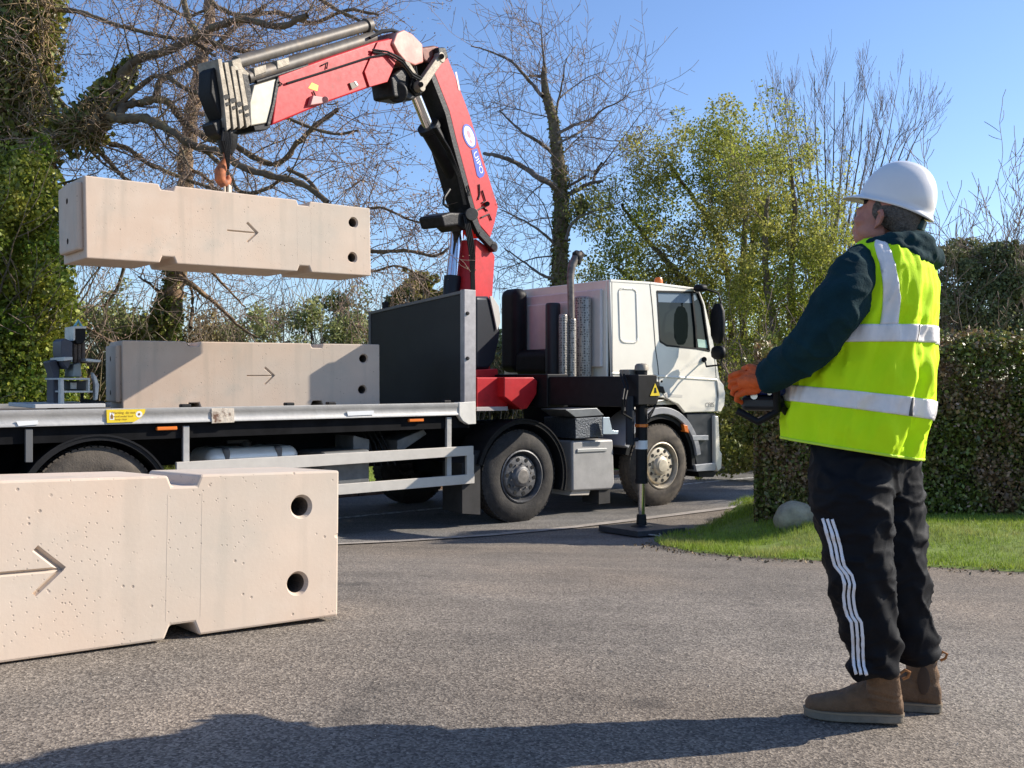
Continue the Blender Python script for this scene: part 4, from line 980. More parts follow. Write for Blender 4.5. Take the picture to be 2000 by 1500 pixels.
# outer boom
W2 = .32
m = MB(); m.boom([(531, 245), (544, 147), (640, 112), (735, 80), (772, 72), (779, 108), (757, 160), (719, 172), (639, 200)], W2); obo = m.build('outer_boom', redp, lorry, bev=.02, seg=3)
m = MB(); m.boom([(738, 82), (773, 74), (779, 108), (757, 160), (722, 170), (712, 140)], .02, W2/2+.02); m.build('boom_doubler', redp, obo, bev=.006)
e = W2/2
m = MB(); m.boom([(609, 236/236*161), (622, 167), (620, 178), (602, 172)], .003, e+.003); m.build('yellow_sticker', yellow, obo)
m = MB(); m.boom([(683, 162), (695, 159), (702, 168), (688, 175)], .02, e+.02); m.build('data_plate', M('plate_brown', (.12, .08, .05), .5), obo, bev=.003)
m = MB(); m.boom([(695, 158), (700, 166), (697, 167), (692, 159)], .003, e+.025); m.build('plate_edge', decalw, obo)
for pts_ in (((628, 128), (640, 122), (638, 134)), ((612, 178), (620, 196), (626, 192)), ((545, 160), (551, 164), (546, 168)), ((660, 200), (650, 204), (640, 204))):
    m = MB(); m.tube([p(x, y, e+.012) for x, y in pts_], .008, 6); m.build('hose_clip', darkm, obo)
m = MB(); m.boom([(612, 186), (640, 190), (642, 200), (606, 206)], .05, e+.05); m.cyl(p(636, 194, e), p(636, 194, e+.07), .03, 14); m.build('valve_mount', M('pink_fitting', (.5, .22, .2), .5), obo, bev=.01)
# extension nose: pale first box and nested collars
m = MB(); m.boom([(543, 152), (536, 200), (525, 240), (490, 246), (488, 200), (496, 166)], W2*.94); m.build('extension_box', M('pale_box', (.34, .31, .25), .5, .2, var=.15, vs=5, col2=(.3, .26, .2), thr=(.55, .75)), lorry, bev=.012)
m = MB(); m.boom([(544, 149), (547, 160), (538, 202), (528, 244), (522, 244), (533, 200), (540, 158)], W2*1.03); m.build('boom_collar', darkm, lorry, bev=.004)
m = MB(); m.boom([(495, 246), (525, 240), (530, 248), (520, 254), (498, 256)], W2*.9); m.build('wear_pad', black, lorry, bev=.01)
for k in range(4):
    x0 = 488-k*13; w_ = W2*(1.02-.06*k); y0 = 150-k*7; y1 = 250+k*2
    m = MB(); m.boom([(x0-24, y0-14), (x0-16, y0-15), (x0-4, y0+50), (x0+2, y1-6), (x0-6, y1), (x0-13, y0+55)], w_)
    m.build('extension_collar', palem, lorry, bev=.006)
    m = MB(); m.boom([(x0-14, y0-6), (x0-4, y0-4), (x0+6, y0+50), (x0+10, y1-8), (x0+2, y1-4), (x0-4, y0+50)], w_*.9); m.build('extension_section', darkm, lorry)
    m = MB(); m.cyl(p(x0-6, y0+60, w_/2), p(x0-6, y0+60, w_/2+.014), .022, 10); m.cyl(p(x0-4, y0+74, w_/2), p(x0-4, y0+74, w_/2+.014), .016, 10); m.build('collar_bolts', steel, lorry)
m = MB(); m.boom([(413, 136), (434, 122), (446, 150), (454, 205), (450, 238), (436, 238), (424, 214), (411, 180)], W2*.55); m.build('boom_nose', black, lorry, bev=.02, seg=3)
m = MB(); m.boom([(434, 126), (440, 124), (455, 170), (450, 172)], W2*.75); m.build('nose_plate', palem, lorry, bev=.004)
m = MB(); m.boom([(415, 240), (430, 232), (452, 236), (466, 254), (452, 268), (438, 270), (424, 262)], W2*.5); m.build('hook_bracket', darkm, lorry, bev=.02, seg=3)
m = MB(); m.boom([(437, 236), (446, 236), (450, 262), (441, 266)], .03, W2*.3); m.build('bracket_plate', steel, lorry, bev=.004)
m = MB(); m.tube([p(443, 264), p(444, 284), p(443, 300)], [.10, .085, .05], 18); m.build('rotator', darkm, lorry)
# extension cylinders above the boom
def tubpix(mb, a, b_, r, off=0.): mb.cyl(p(*a, off), p(*b_, off), r, 20)
m = MB(); tubpix(m, (462, 122), (716, 50), .058, .02); m.lathe(p(716, 50, .02), p(716, 50, .02)-p(462, 122, .02), [(-.02, .058), (-.02, .075), (.05, .075), (.05, .0001)], 20); m.build('extension_cylinder', tubem, lorry)
m = MB(); tubpix(m, (480, 152), (728, 73), .064, .04); m.build('extension_cylinder', tubem, lorry)
m = MB(); tubpix(m, (500, 148), (715, 78), .05, -.12); m.build('extension_cylinder', tubem, lorry)
m = MB(); m.boom([(452, 118), (470, 112), (474, 130), (488, 144), (478, 162), (460, 150)], W2*.6); m.build('cylinder_mount', palem, lorry, bev=.01)
for t in (.12, .3):
    x = 480+t*248; y = 152-t*79; m = MB(); m.boom([(x-14, y-10), (x+10, y-17), (x+12, y-2), (x-12, y+7)], W2*.7); m.build('cylinder_bracket', palem, lorry, bev=.008)
m = MB(); m.boom([(711, 40), (717, 38), (722, 66), (717, 70)], .05); m.build('cylinder_end', M('rust', (.25, .12, .06), .8), lorry)
for k in range(6):
    m = MB(); o_ = -.12+.05*k; m.tube([p(722, 72+(k % 3), o_), p(745, 60+(k % 2)*3, o_), p(765, 58+k % 3, o_), p(782, 64, o_), p(792, 84, o_)], .017, 6); m.build('boom_hose', black, lorry)
m = MB(); tubpix(m, (500, 160), (600, 128), .018, .14); m.build('hose_rail', darkm, lorry)
# hook
hk = MB(); hc = p(440, 345)
hk.tube([p(443, 298), p(443, 312)], [.035, .03], 12)
hk.tube([p(443, 310), p(436, 322), p(430, 334), p(430, 350), p(436, 358), p(443, 358), p(447, 350), p(446, 342)], [.03, .04, .05, .052, .045, .036, .028, .012], 12)
hk.build('crane_hook', M('rust_orange_hook', (.40, .13, .05), .7, .2, var=.3, vs=12, col2=(.18, .07, .04), thr=(.5, .7)), lorry)
# chain and clamp carrying the block
top_c = bA.matrix_basis @ Vector((BL*.5, BWd*.5, BH))
ch_ = empty('lifting_clamp', tuple(top_c), 0, 'rusty chain and shackle holding the hanging block to the crane hook', 'lifting chain')
def chain(mb, A, B_, n=6, r=.006):
    d = (B_-A)/n; u_ = d.normalized(); s1 = u_.cross(Vector((1, 0, 0))).normalized(); s2 = u_.cross(s1)
    for k in range(n):
        c0 = A+d*(k+.5); s_ = s1 if k % 2 else s2; L_ = d.length*.62; w_ = L_*.55
        P = [c0+u_*L_*math.cos(t)+s_*w_*math.sin(t) for t in [2*math.pi*j/10 for j in range(11)]]
        mb.tube(P, r, 6, cap=False)
hookp = p(438, 356)
c_ = MB(); chain(c_, hookp, top_c+Vector((0, 0, .02)), 4, .011); c_.build('chain', M('chain_steel', (.3, .24, .18), .5, .6, var=.3), ch_)
c_ = MB()
for s_ in (-1, 1):
    q_ = bA.matrix_basis @ Vector((BL*.5+s_*.02, BWd*.5, BH)); c_.box(q_-Vector((.008, .04, .0)), (.016, 0, 0), (0, .08, 0), (0, 0, .12))
c_.build('anchor_plate', M('anchor_pale', (.6, .52, .4), .5), ch_, bev=.004)
# cables running up over the nose and rusty chain links between rotator and hook
c_ = MB()
for k in range(5): q0 = p(436+k*3, 250+k % 2*6, .1); c_.tube([q0, p(434+k*4, 275, .12), p(440+k*2, 300, .09), p(446, 330, .06)], .010, 6)
c_.build('nose_hose', black, lorry)
# ---------------------------------------------------------------- stacked grab frame standing at the back of the deck
gb = empty('block_grab', tuple(TW(*[tk(150, 790, .9)[0], .9, 1.375])), TYAW, 'grey steel block grab with upright head standing on the flatbed left of the block', 'grab')
def gp(x, y, b_=.9): a, z = tk(x, y, b_); return TW(a, b_, z)
galv = M('galvanised_steel', (.50, .49, .46), .45, .5, var=.2, vs=6)
dgrey = M('grab_dark_grey', (.07, .07, .085), .5, .3, var=.2)
def gside(pix, b0, b1): 
    m = MB(); m.side(pix, b0, b1); return m
m = gside([(119, 666), (126, 660), (142, 668), (142, 700), (133, 722), (124, 712), (119, 690)], .8, 1.1); m.build('grab_tower', dgrey, gb, bev=.01)
m = gside([(144, 640), (168, 640), (168, 664), (160, 672), (150, 672), (144, 664)], .82, 1.08); m.build('grab_head', black, gb, bev=.012)
m = gside([(143, 637), (169, 637), (169, 642), (147, 642), (147, 664), (143, 666)], .80, 1.1); m.build('head_frame', galv, gb, bev=.004)
m = MB(); m.tube([gp(144, 640), gp(153, 626), gp(160, 640)], .014, 6); m.build('head_loop', M('loop_blue', (.2, .45, .5), .5), gb)
for x in (146, 154, 162): 
    m = MB(); m.cyl(gp(x, 668), gp(x, 710), .020, 10); m.build('grab_chain', M('chain_brown', (.12, .09, .07), .6, .4, bump=.6, bs=40), gb)
m = gside([(125, 697), (142, 697), (142, 703), (125, 705)], .7, 1.2); m.m; m.build('grab_arm', galv, gb, bev=.004)
m = gside([(168, 700), (198, 703), (196, 708), (168, 706)], .7, 1.2); m.build('grab_arm', galv, gb, bev=.004)
m = gside([(144, 712), (158, 708), (160, 736), (142, 736)], .8, 1.1); m.build('grab_body', M('grab_green_grey', (.26, .28, .26), .5, .2, var=.2), gb, bev=.01)
m = gside([(120, 738), (176, 738), (176, 742), (120, 742)], .65, 1.25); m.side([(124, 763), (182, 763), (182, 767), (124, 767)], .65, 1.25); m.side([(172, 740), (176, 740), (176, 765), (172, 765)], .65, .72)
m.side([(118, 738), (125, 738), (126, 800), (118, 800)], .62, .70); m.side([(181, 727), (188, 735), (194, 752), (191, 780), (186, 782), (186, 752)], .62, .70); m.build('grab_frame', galv, gb, bev=.004)
m = gside([(128, 744), (170, 744), (170, 762), (128, 762)], .85, 1.15); m.build('grab_motor', M('motor_dark', (.04, .045, .045), .5), gb, bev=.01)
m = gside([(138, 747), (150, 747), (150, 760), (138, 760)], .83, .86); m.build('motor_port', galv, gb, bev=.004)
m = gside([(96, 706), (110, 702), (117, 720), (116, 800), (104, 800), (104, 730)], .95, 1.2); m.build('grab_jaw', dgrey, gb, bev=.01)
m = gside([(68, 790), (206, 788), (206, 796), (68, 798)], .45, 1.5); m.build('grab_skid', M('skid_pale', (.55, .53, .5), .5, .2), gb, bev=.006)
m = gside([(160, 768), (164, 768), (164, 790), (160, 790)], .8, .86); m.side([(175, 780), (206, 784), (206, 790), (175, 790)], .7, 1.0); m.build('grab_foot', black, gb, bev=.004)

# more hydraulic lines: along the outer boom, down the inner boom, around column and base
for k in range(3):
    m = MB(); m.tube([p(560+k*2, 163+k*4, W2/2+.02), p(640, 138+k*4, W2/2+.018), p(720, 112+k*5, W2/2+.03), p(764, 104+k*6, W2/2+.05), p(790, 118+k*4, W2/2+.07)] if k < 1 else [p(728, 92+k*5, W2/2+.03), p(757, 96+k*5, W2/2+.05), p(786, 112+k*5, W2/2+.09), p(806, 138+k*5, W2/2+.10), p(828, 150+k*5, W2/2+.08)], .011, 6); m.build('boom_hose', black, lorry)
for k in range(4):
    m = MB(); m.tube([p(905+k*3, 420, .2), p(912+k*4, 460+k*4, .24), p(918+k*3, 500, .22), p(920+k*2, 535, .2), p(921+k*2, 572, .19)], .012, 6); m.build('column_hose', black, lorry)
# ================================================================== PERSON
PF = math.radians(30)
F_ = Vector((-math.cos(PF), math.sin(PF), 0)); L_ = Vector((-math.sin(PF), -math.cos(PF), 0)); Z_ = Vector((0, 0, 1))
PY = 3.12
def P3(x, y, Y=PY): return at(x, y, Y)
gzp = G(1.15, 3.12)
person = empty('person', (1.14, PY, gzp), 0, 'man in yellow high visibility vest and white hard hat seen from behind', 'person')
skin_m = M('skin', (.44, .185, .125), .55, var=.12, vs=9, col2=(.40, .12, .085), thr=(.45, .7), bump=.15, bs=120)
hair_m = M('short_grey_hair', (.17, .145, .12), .85, var=.5, vs=60, bump=.9, bs=220)
hood_m = M('dark_green_fleece', (.008, .030, .036), .95, var=.25, vs=6, bump=.25, bs=150, spec=.15)
vest_m = M('hi_vis_yellow', (.66, .97, .008), .75, var=.04, vs=4, bump=.25, bs=420, spec=.2)
vestedge_m = M('hi_vis_binding', (.60, .82, .05), .7)
refl_m = M('reflective_tape', (.84, .78, .73), .5, .0, var=.05, vs=20, bump=.12, bs=200)
trou_m = M('black_trousers', (.0045, .0048, .007), .7, var=.2, vs=5, bump=.06, bs=200, spec=.18)
stripe_m = M('white_stripe', (.85, .83, .84), .6)
boot_m = M('brown_suede', (.17, .098, .052), .9, var=.22, vs=8, col2=(.12, .07, .038), thr=(.5, .7), bump=.35, bs=90)
sole_m = M('boot_sole', (.20, .165, .12), .85, var=.2, vs=10, bump=.3, bs=60)
tab_m = M('boot_tab', (.42, .17, .05), .8)
glove_m = M('orange_glove', (.70, .11, .012), .7, var=.15, vs=12, bump=.3, bs=80)
helm_m = M('hard_hat_white', (.80, .77, .74), .28, var=.02, coat=.3)
# ---------------------------------------------------------------- body: head, neck and the trunk under the clothes (one surface)
hc0 = P3(1738, 412, 3.14)
HT = math.radians(16)                                  # head tipped back
HFa = math.radians(47); Fh = Vector((-math.cos(HFa), math.sin(HFa), 0)); Lh = Vector((-math.sin(HFa), -math.cos(HFa), 0))
hf = (Fh*math.cos(HT)+Z_*math.sin(HT)); hu = (Z_*math.cos(HT)-Fh*math.sin(HT)); hl = Lh
def H(f, l, u): return hc0+hf*f+hl*l+hu*u
b = MB()
b.ell(H(-.008, 0, .012), (hf*.090, hl*.070, hu*.074), 28, 18)      # cranium
b.ell(H(.035, 0, -.045), (hf*.068, hl*.062, hu*.085), 24, 16)      # face
b.ell(H(.055, 0, -.095), (hf*.042, hl*.045, hu*.034), 20, 12)      # chin
b.ell(H(.02, .045, -.075), (hf*.050, hl*.020, hu*.030), 16, 10); b.ell(H(.02, -.045, -.075), (hf*.050, hl*.020, hu*.030), 16, 10)  # jaw corners
b.ell(H(.088, 0, -.015), (hf*.016, hl*.046, hu*.014), 16, 10)      # brow
b.loft([[H(f, l*w_, u) for l, f in ((-.010, .085), (0, fx), (.010, .085))] for u, fx, w_ in ((.0, .098, .8), (-.02, .108, 1), (-.04, .121, 1.3), (-.052, .122, 1.6), (-.060, .104, 1.4))])  # nose
b.ell(H(.095, 0, -.078), (hf*.012, hl*.026, hu*.007), 14, 8); b.ell(H(.094, 0, -.088), (hf*.012, hl*.022, hu*.007), 14, 8)  # lips
for s_ in (1, -1):
    b.ell(H(.078, s_*.032, -.022), (hf*.016, hl*.016, hu*.013), 12, 8)   # eye
    b.ell(H(.060, s_*.048, -.048), (hf*.026, hl*.016, hu*.020), 12, 8)   # cheek
    # ear: rim and lobe
    ear = H(-.008, s_*.074, -.034)
    b.tube([ear+hu*-.030+hf*.006, ear+hu*-.012-hf*.012+hl*s_*.008, ear+hu*.012-hf*.018+hl*s_*.013, ear+hu*.028-hf*.008+hl*s_*.010, ear+hu*.022+hf*.008], [.007, .0065, .0075, .0075, .006], 8)
    b.ell(ear-hf*.002+hl*s_*-.002, (hf*.013, hl*.006, hu*.024), 12, 8)
neck0 = H(-.03, 0, -.06); neck1 = P3(1762, 500, 3.16)
b.tube([neck0, (neck0+neck1)/2+hf*.008, neck1], [.062, .062, .075], 20)
# trunk, arms and legs under the clothes
chest = P3(1740, 560, 3.15); belly = P3(1690, 760, 3.14); pelvis = P3(1688, 880, 3.13)
def ring(c, hb, hd, n=28, e=2.2, tilt=0.): 
    o_ = []
    for k in range(n):
        t = 2*math.pi*k/n; cx = math.copysign(abs(math.cos(t))**(2/e), math.cos(t)); sx = math.copysign(abs(math.sin(t))**(2/e), math.sin(t))
        q = Vector(c)+F_*cx*hd+L_*sx*hb; q.z += tilt*(q.x-c.x); o_.append(q)
    return o_
b.loft([ring(neck1+Z_*.01, .06, .06), ring(P3(1745, 510, 3.15), .14, .08), ring(chest, .17, .10), ring(belly, .15, .13), ring(pelvis, .15, .11)])
shL, shR = P3(1676, 528, 3.0), P3(1676, 528, 3.0)-L_*.34
armL = [shL, P3(1640, 595, 2.94), P3(1596, 655, 2.95), P3(1548, 705, 3.02), P3(1508, 735, 3.08)]
hipL, kneeL, ankL = P3(1662, 900, 3.05), P3(1672, 1128, 3.03), P3(1705, 1250, 3.07)
hipR, kneeR, ankR = P3(1740, 900, 3.2), P3(1748, 1120, 3.2), P3(1775, 1230, 3.2)
ctl = P3(1507, 772, 3.30)                              # controller centre
armR = [shR, shR+F_*.05-L_*.04-Z_*.17, shR+F_*.17-L_*.0-Z_*.29, ctl-L_*.16-F_*.02+Z_*.04]
for path, r_ in ((armL, (.05, .046, .042, .038, .03)), (armR, (.05, .046, .04, .03)), ([hipL, kneeL, ankL], (.075, .05, .038)), ([hipR, kneeR, ankR], (.075, .05, .038))):
    b.tube(path, list(r_), 14)
bo_ = b.build('body', skin_m, person); remesh(bo_, .0045, 5, .5)
# hair: close-cropped shell at the back and sides of the skull
hb_ = MB()
hb_.ell(H(-.022, 0, -.008), (hf*.082, hl*.0745, hu*.058), 28, 18)
hb_.ell(H(-.060, 0, -.030), (hf*.040, hl*.056, hu*.050), 22, 14)
for s_ in (1, -1): hb_.ell(H(.012, s_*.062, .0), (hf*.016, hl*.014, hu*.030), 14, 10)
ho = hb_.build('hair', hair_m, person); remesh(ho, .005, 3, .5); displace(ho, lambda c, n: .0018*nz3(c, 120))
# ---------------------------------------------------------------- hoodie: sleeves, collar and hood
def sleeve(path, rad, name):
    rings = []; m_ = 44; P = []
    path = [Vector(q) for q in path]
    # smooth centreline
    segs = len(path)-1
    def cr(t):
        i = min(int(t), segs-1); u = t-i
        p0, p1, p2, p3 = path[max(i-1, 0)], path[i], path[i+1], path[min(i+2, segs)]
        return .5*((2*p1)+(p2-p0)*u+(2*p0-5*p1+4*p2-p3)*u*u+(3*p1-p0-3*p2+p3)*u**3)
    pts = [cr(segs*k/m_) for k in range(m_+1)]
    rr = [float(np.interp(k/m_*segs, range(segs+1), rad)) for k in range(m_+1)]
    t = MB(); t.tube(pts, rr, 40); return t
fold = lambda p_, s, a: a*(abs(nz3(p_, s, 3.1))**.6*2-1)
sl1 = sleeve([P3(1690, 500, 3.03), P3(1668, 535, 2.985), P3(1642, 590, 2.945), P3(1602, 652, 2.95), P3(1558, 697, 3.00), P3(1512, 731, 3.06), P3(1497, 745, 3.09)], [.042, .070, .080, .076, .066, .053, .046], 'l')
sl2 = sleeve([shR+L_*.05+Z_*.03, shR, armR[1], armR[2], armR[3]], [.07, .082, .075, .066, .045], 'r')
hd = MB(); hd.v = sl1.v+sl2.v; n1 = len(sl1.v); hd.f = sl1.f+[tuple(i+n1 for i in f) for f in sl2.f]; hd.m = [0]*len(hd.f)
hd.loft([ring(P3(1742, 492, 3.15), .10, .09), ring(P3(1742, 520, 3.15), .185, .105), ring(P3(1735, 560, 3.15), .195, .12), ring(P3(1700, 700, 3.14), .175, .15), ring(P3(1676, 850, 3.13), .17, .16)])
hd.tube([P3(1745, 500, 3.15), P3(1735, 468, 3.14)], [.09, .073], 24)
# hood bunched behind the neck
hd.tube([P3(1694, 474, 3.02), P3(1716, 470, 3.01), P3(1750, 468, 3.00), P3(1786, 477, 3.01), P3(1812, 494, 3.06), P3(1822, 506, 3.14), P3(1815, 500, 3.22)], [.008, .018, .028, .034, .036, .034, .02], 16, flat=.9)
hd.tube([P3(1716, 474, 2.99), P3(1752, 480, 2.97), P3(1792, 497, 2.98), P3(1816, 510, 3.05)], [.008, .014, .018, .016], 16)
hd.ell(P3(1775, 474, 3.07), (F_*.075, L_*.085, Z_*.032), 20, 12)
hoo = hd.build('hoodie', hood_m, person); remesh(hoo, .006, 5, .5)
iw = mw(person)
def sleevefold(c, n):
    return .006*max(0, 1-abs(nz3((c.x+c.z*.5, c.y, c.z), 11, 6))*3.2)**2+.0045*nz3(c, 14, 2)+.003*nz3(c, 34, 5)+.0035*math.sin((c.z*60-c.x*35)+5*nz3(c, 6))*(1 if c.x < .1 else .3)
displace(hoo, sleevefold)
# ---------------------------------------------------------------- vest (ring grid so that the tape bands are real strips)
VR = [  # py, left, right, half breadth, tilt
    (878, 1543, 1789, .215, 1), (850, 1544, 1795, .215, 1), (818, 1547, 1801, .215, .9), (785, 1551, 1808, .215, .85), (740, 1558, 1816, .215, .5),
    (700, 1577, 1821, .218, .25), (670, 1590, 1824, .222, .0), (640, 1603, 1829, .225, 0), (600, 1622, 1836, .228, 0), (560, 1640, 1841, .230, 0),
    (530, 1650, 1840, .225, 0), (508, 1656, 1832, .212, 0), (492, 1662, 1818, .190, 0), (480, 1672, 1803, .155, 0), (471, 1684, 1788, .12, 0)]
ys = [r[0] for r in VR][::-1]
def vr(y):
    out = []
    for c in (1, 2, 3, 4): out.append(float(np.interp(y, ys, [r[c] for r in VR][::-1])))
    return out
NA = 160
def vpt(y, k, off=0.):
    x0, x1, hbv, tl = vr(y); z = P3(1700, y).z
    cx = P3((x0+x1)/2, y).x; E = (x1-x0)/2/FPX*PY
    hd2 = max((E*E-(hbv*math.sin(PF))**2), .0004); hdv = math.sqrt(hd2)/math.cos(PF)
    t = 2*math.pi*k/NA; e = 2.25
    cxx = math.copysign(abs(math.cos(t))**(2/e), math.cos(t)); sx = math.copysign(abs(math.sin(t))**(2/e), math.sin(t))
    q = Vector((cx, PY+.02, z))+F_*cxx*hdv+L_*sx*hbv
    d = q-Vector((cx, PY+.02, z)); 
    nrm = Vector((F_.x*cxx/hdv+L_.x*sx/hbv, F_.y*cxx/hdv+L_.y*sx/hbv, 0)).normalized()
    drape = sm(520, 640, y)
    f_ = (.007*math.sin(t*9+3*nz3((cx+sx, z*.7, cxx), 1.4))+.006*nz3((sx*1.2, cxx*1.2, z*1.3), 3.2, 1)+.004*math.sin(t*17+z*6+2*nz3((sx, cxx, z), 2)))*(.35+.65*drape)
    f_ += .004*nz3((sx, cxx, z), 9, 4)
    f_ += .0035*math.sin(z*42+3*sx+6*nz3((sx, cxx, z), 2.2, 8))*(.4+.6*drape)
    rdg = 1-abs(nz3((sx*.9+z*.35, cxx*.9, z*.55), 3.6, 9))*3.2
    f_ += .008*max(0, rdg)**2*(.4+.6*drape)
    rdg2 = 1-abs(nz3((sx*1.1, cxx*1.1+z*.5, z*1.1), 5.5, 13))*3.5
    f_ += .006*max(0, rdg2)**2
    q += nrm*(f_+off)
    q.z += -tl*.17*(q.x-cx)*(1) if False else 0
    q.z += tl*(-.155)*(q.x-(cx))                       # hem and lower band drop to the right
    return q
def vgrid(y0, y1, nr, name, mat, off, k0=0, k1=NA, closed=True, parent=person, thick=.0025, lean=0):
    mb = MB(); rows = [y0+(y1-y0)*i/nr for i in range(nr+1)]; ks = list(range(k0, k1 if closed else k1+1)); n = len(ks)
    vs = [vpt(y, k-(0 if not lean else lean*NA/360*(1-sm(470, 640, y))), off) for y in rows for k in ks]; fs = []
    for i in range(nr):
        for j in range(n if closed else n-1):
            a = i*n+j; b_ = i*n+(j+1) % n; fs.append((a, b_, b_+n, a+n))
    mb.add(vs, fs); o_ = mb.build(name, mat, parent, smooth=70)
    s_ = o_.modifiers.new('s', 'SOLIDIFY'); s_.thickness = thick; s_.offset = 0
    return o_
vest = vgrid(878, 471, 110, 'high_visibility_vest', vest_m, .004)
# widen the shoulder by a short yoke already inside the grid; reflective bands as strips on the vest
def on(o_): o_.parent = person; return o_
vgrid(801.5, 768, 8, 'reflective_band', refl_m, .0085)
vgrid(672, 640, 8, 'reflective_band', refl_m, .0085)
def kang(deg): return int(round(NA*deg/360))
for k0, k1 in ((104, 120), (236, 252)):
    vgrid(640, 476, 40, 'reflective_brace', refl_m, .008, kang(k0), kang(k1), closed=False, lean=(17 if k0 < 180 else -17))
vgrid(879, 874, 2, 'hem_binding', vestedge_m, .0065)
seam = MATS.get('tape_seam') or M('tape_seam', (.10, .095, .09), .7)
for y0, y1 in ((801, 768.5), (671.5, 640.5)):
    vgrid(y0, y1, 3, 'tape_join', seam, .0105, kang(140), kang(140)+1, closed=False)
# armhole binding around the near sleeve
bvh_v = None
def world_bvh(o_):
    me = o_.data; m4 = mw(o_); return BVHTree.FromPolygons([m4 @ v.co for v in me.vertices], [tuple(p_.vertices) for p_ in me.polygons])
vb_ = world_bvh(vest)
def castpx(tree, x, y):
    o0 = Vector((0, 0, CZ)); d = Vector(((x-HX)/FPX, 1, (HY-y)/FPX)).normalized()
    h, n, i, dist = tree.ray_cast(o0, d); return h, n
def strip_on(tree, pts, wd, name, mat, parent, off=.003):
    """ribbon glued on a surface along a path read in the photo; width in photo pixels"""
    mb = MB(); L0 = []; R0 = []
    dense = []
    for i in range(len(pts)-1):
        for k in range(6): dense.append((pts[i][0]+(pts[i+1][0]-pts[i][0])*k/6, pts[i][1]+(pts[i+1][1]-pts[i][1])*k/6))
    dense.append(pts[-1])
    for i, (x, y) in enumerate(dense):
        a = dense[max(i-1, 0)]; b_ = dense[min(i+1, len(dense)-1)]; dx, dy = b_[0]-a[0], b_[1]-a[1]; l = math.hypot(dx, dy) or 1
        nx, ny = -dy/l*wd/2, dx/l*wd/2
        h1, n1_ = castpx(tree, x+nx, y+ny); h2, n2_ = castpx(tree, x-nx, y-ny)
        if h1 and h2: L0.append(h1+n1_*off); R0.append(h2+n2_*off)
    vs = L0+R0; n = len(L0); fs = [(i, i+1, n+i+1, n+i) for i in range(n-1)]
    if n < 2: return None
    mb.add(vs, fs); o_ = mb.build(name, mat, parent, smooth=60); s_ = o_.modifiers.new('s', 'SOLIDIFY'); s_.thickness = .002; s_.offset = 0; return o_
# ---------------------------------------------------------------- trousers
def legrings(rows, Yf):
    out = []
    for (y, x0, x1, dep) in rows:
        c = P3((x0+x1)/2, y, Yf(y)); r_ = (x1-x0)/2/FPX*Yf(y); out.append([c+Vector((math.cos(t)*r_, math.sin(t)*r_*dep, 0)) for t in [2*math.pi*k/28 for k in range(28)]])
    return out
t = MB()
NL = [(862, 1590, 1728, 1.0), (900, 1586, 1734, 1.), (930, 1586, 1738, 1.), (980, 1588, 1738, 1.), (1050, 1604, 1738, 1.), (1100, 1612, 1741, 1.), (1160, 1624, 1745, 1.), (1210, 1640, 1748, 1.), (1260, 1655, 1754, 1.), (1284, 1656, 1755, 1.), (1302, 1656, 1750, .9), (1316, 1668, 1746, .85), (1324, 1674, 1742, .85)]
FLg = [(862, 1650, 1786, 1.), (920, 1662, 1796, 1.), (980, 1668, 1800, 1.), (1050, 1672, 1805, 1.), (1100, 1676, 1806, 1.), (1160, 1695, 1811, 1.), (1210, 1712, 1822, 1.), (1250, 1728, 1831, 1.), (1268, 1738, 1831, 1.), (1284, 1744, 1826, .9), (1292, 1750, 1820, .9)]
t.loft(legrings(NL, lambda y: 3.08-.04*sm(870, 960, y)+.03*sm(1100, 1330, y)))
t.loft(legrings(FLg, lambda y: 3.20))
t.loft([ring(P3(1676, 790, 3.14), .15, .13), ring(P3(1678, 850, 3.14), .165, .135), ring(P3(1688, 905, 3.13), .17, .125), ring(P3(1695, 960, 3.12), .15, .10)])
tro = t.build('trousers', trou_m, person); remesh(tro, .007, 6, .5)
def trf(c, n):
    z = c.z
    low = 1.0 if z < .75 else .5
    a = .0075*math.sin(z*44+5*nz3(c, 5)+c.x*18)*sm(.9, .3, z)*1.0 if False else 0
    zig = .010*nz3((c.x*.7, c.y*.7, z*1.5), 9, 2)+.006*nz3((c.x*.8, c.y*.8, z*1.7), 19, 7)
    cuff = .010*math.sin(z*95+6*nz3(c, 7))*(1-sm(.14, .34, z))
    bunch = .006*math.sin(z*38+c.x*25+7*nz3(c, 4, 3))*(1-sm(.3, .85, z))
    r1 = max(0, 1-abs(nz3((c.x+c.z*.4, c.y, c.z*1.3), 8, 21))*3.4)**2*.010; r2 = max(0, 1-abs(nz3((c.x-c.z*.6, c.y, c.z*1.2), 14, 5))*3.4)**2*.006
    return zig*.5+cuff*.8+bunch+r1*.9+r2*.8
displace(tro, trf)
tb_ = world_bvh(tro)
base = [(1608, 1012), (1612, 1030), (1618, 1050), (1624, 1066), (1628, 1084), (1633, 1104), (1645, 1122), (1649, 1140), (1648, 1162), (1652, 1185), (1658, 1203), (1664, 1214), (1665, 1235), (1666, 1258), (1668, 1285), (1670, 1300), (1675, 1316)]
for k in range(3):
    strip_on(tb_, [(x+k*9.4+(1.5*math.sin(i*1.1)), y+k*.8) for i, (x, y) in enumerate(base)], 5.6, 'side_stripe', stripe_m, person, .0035)
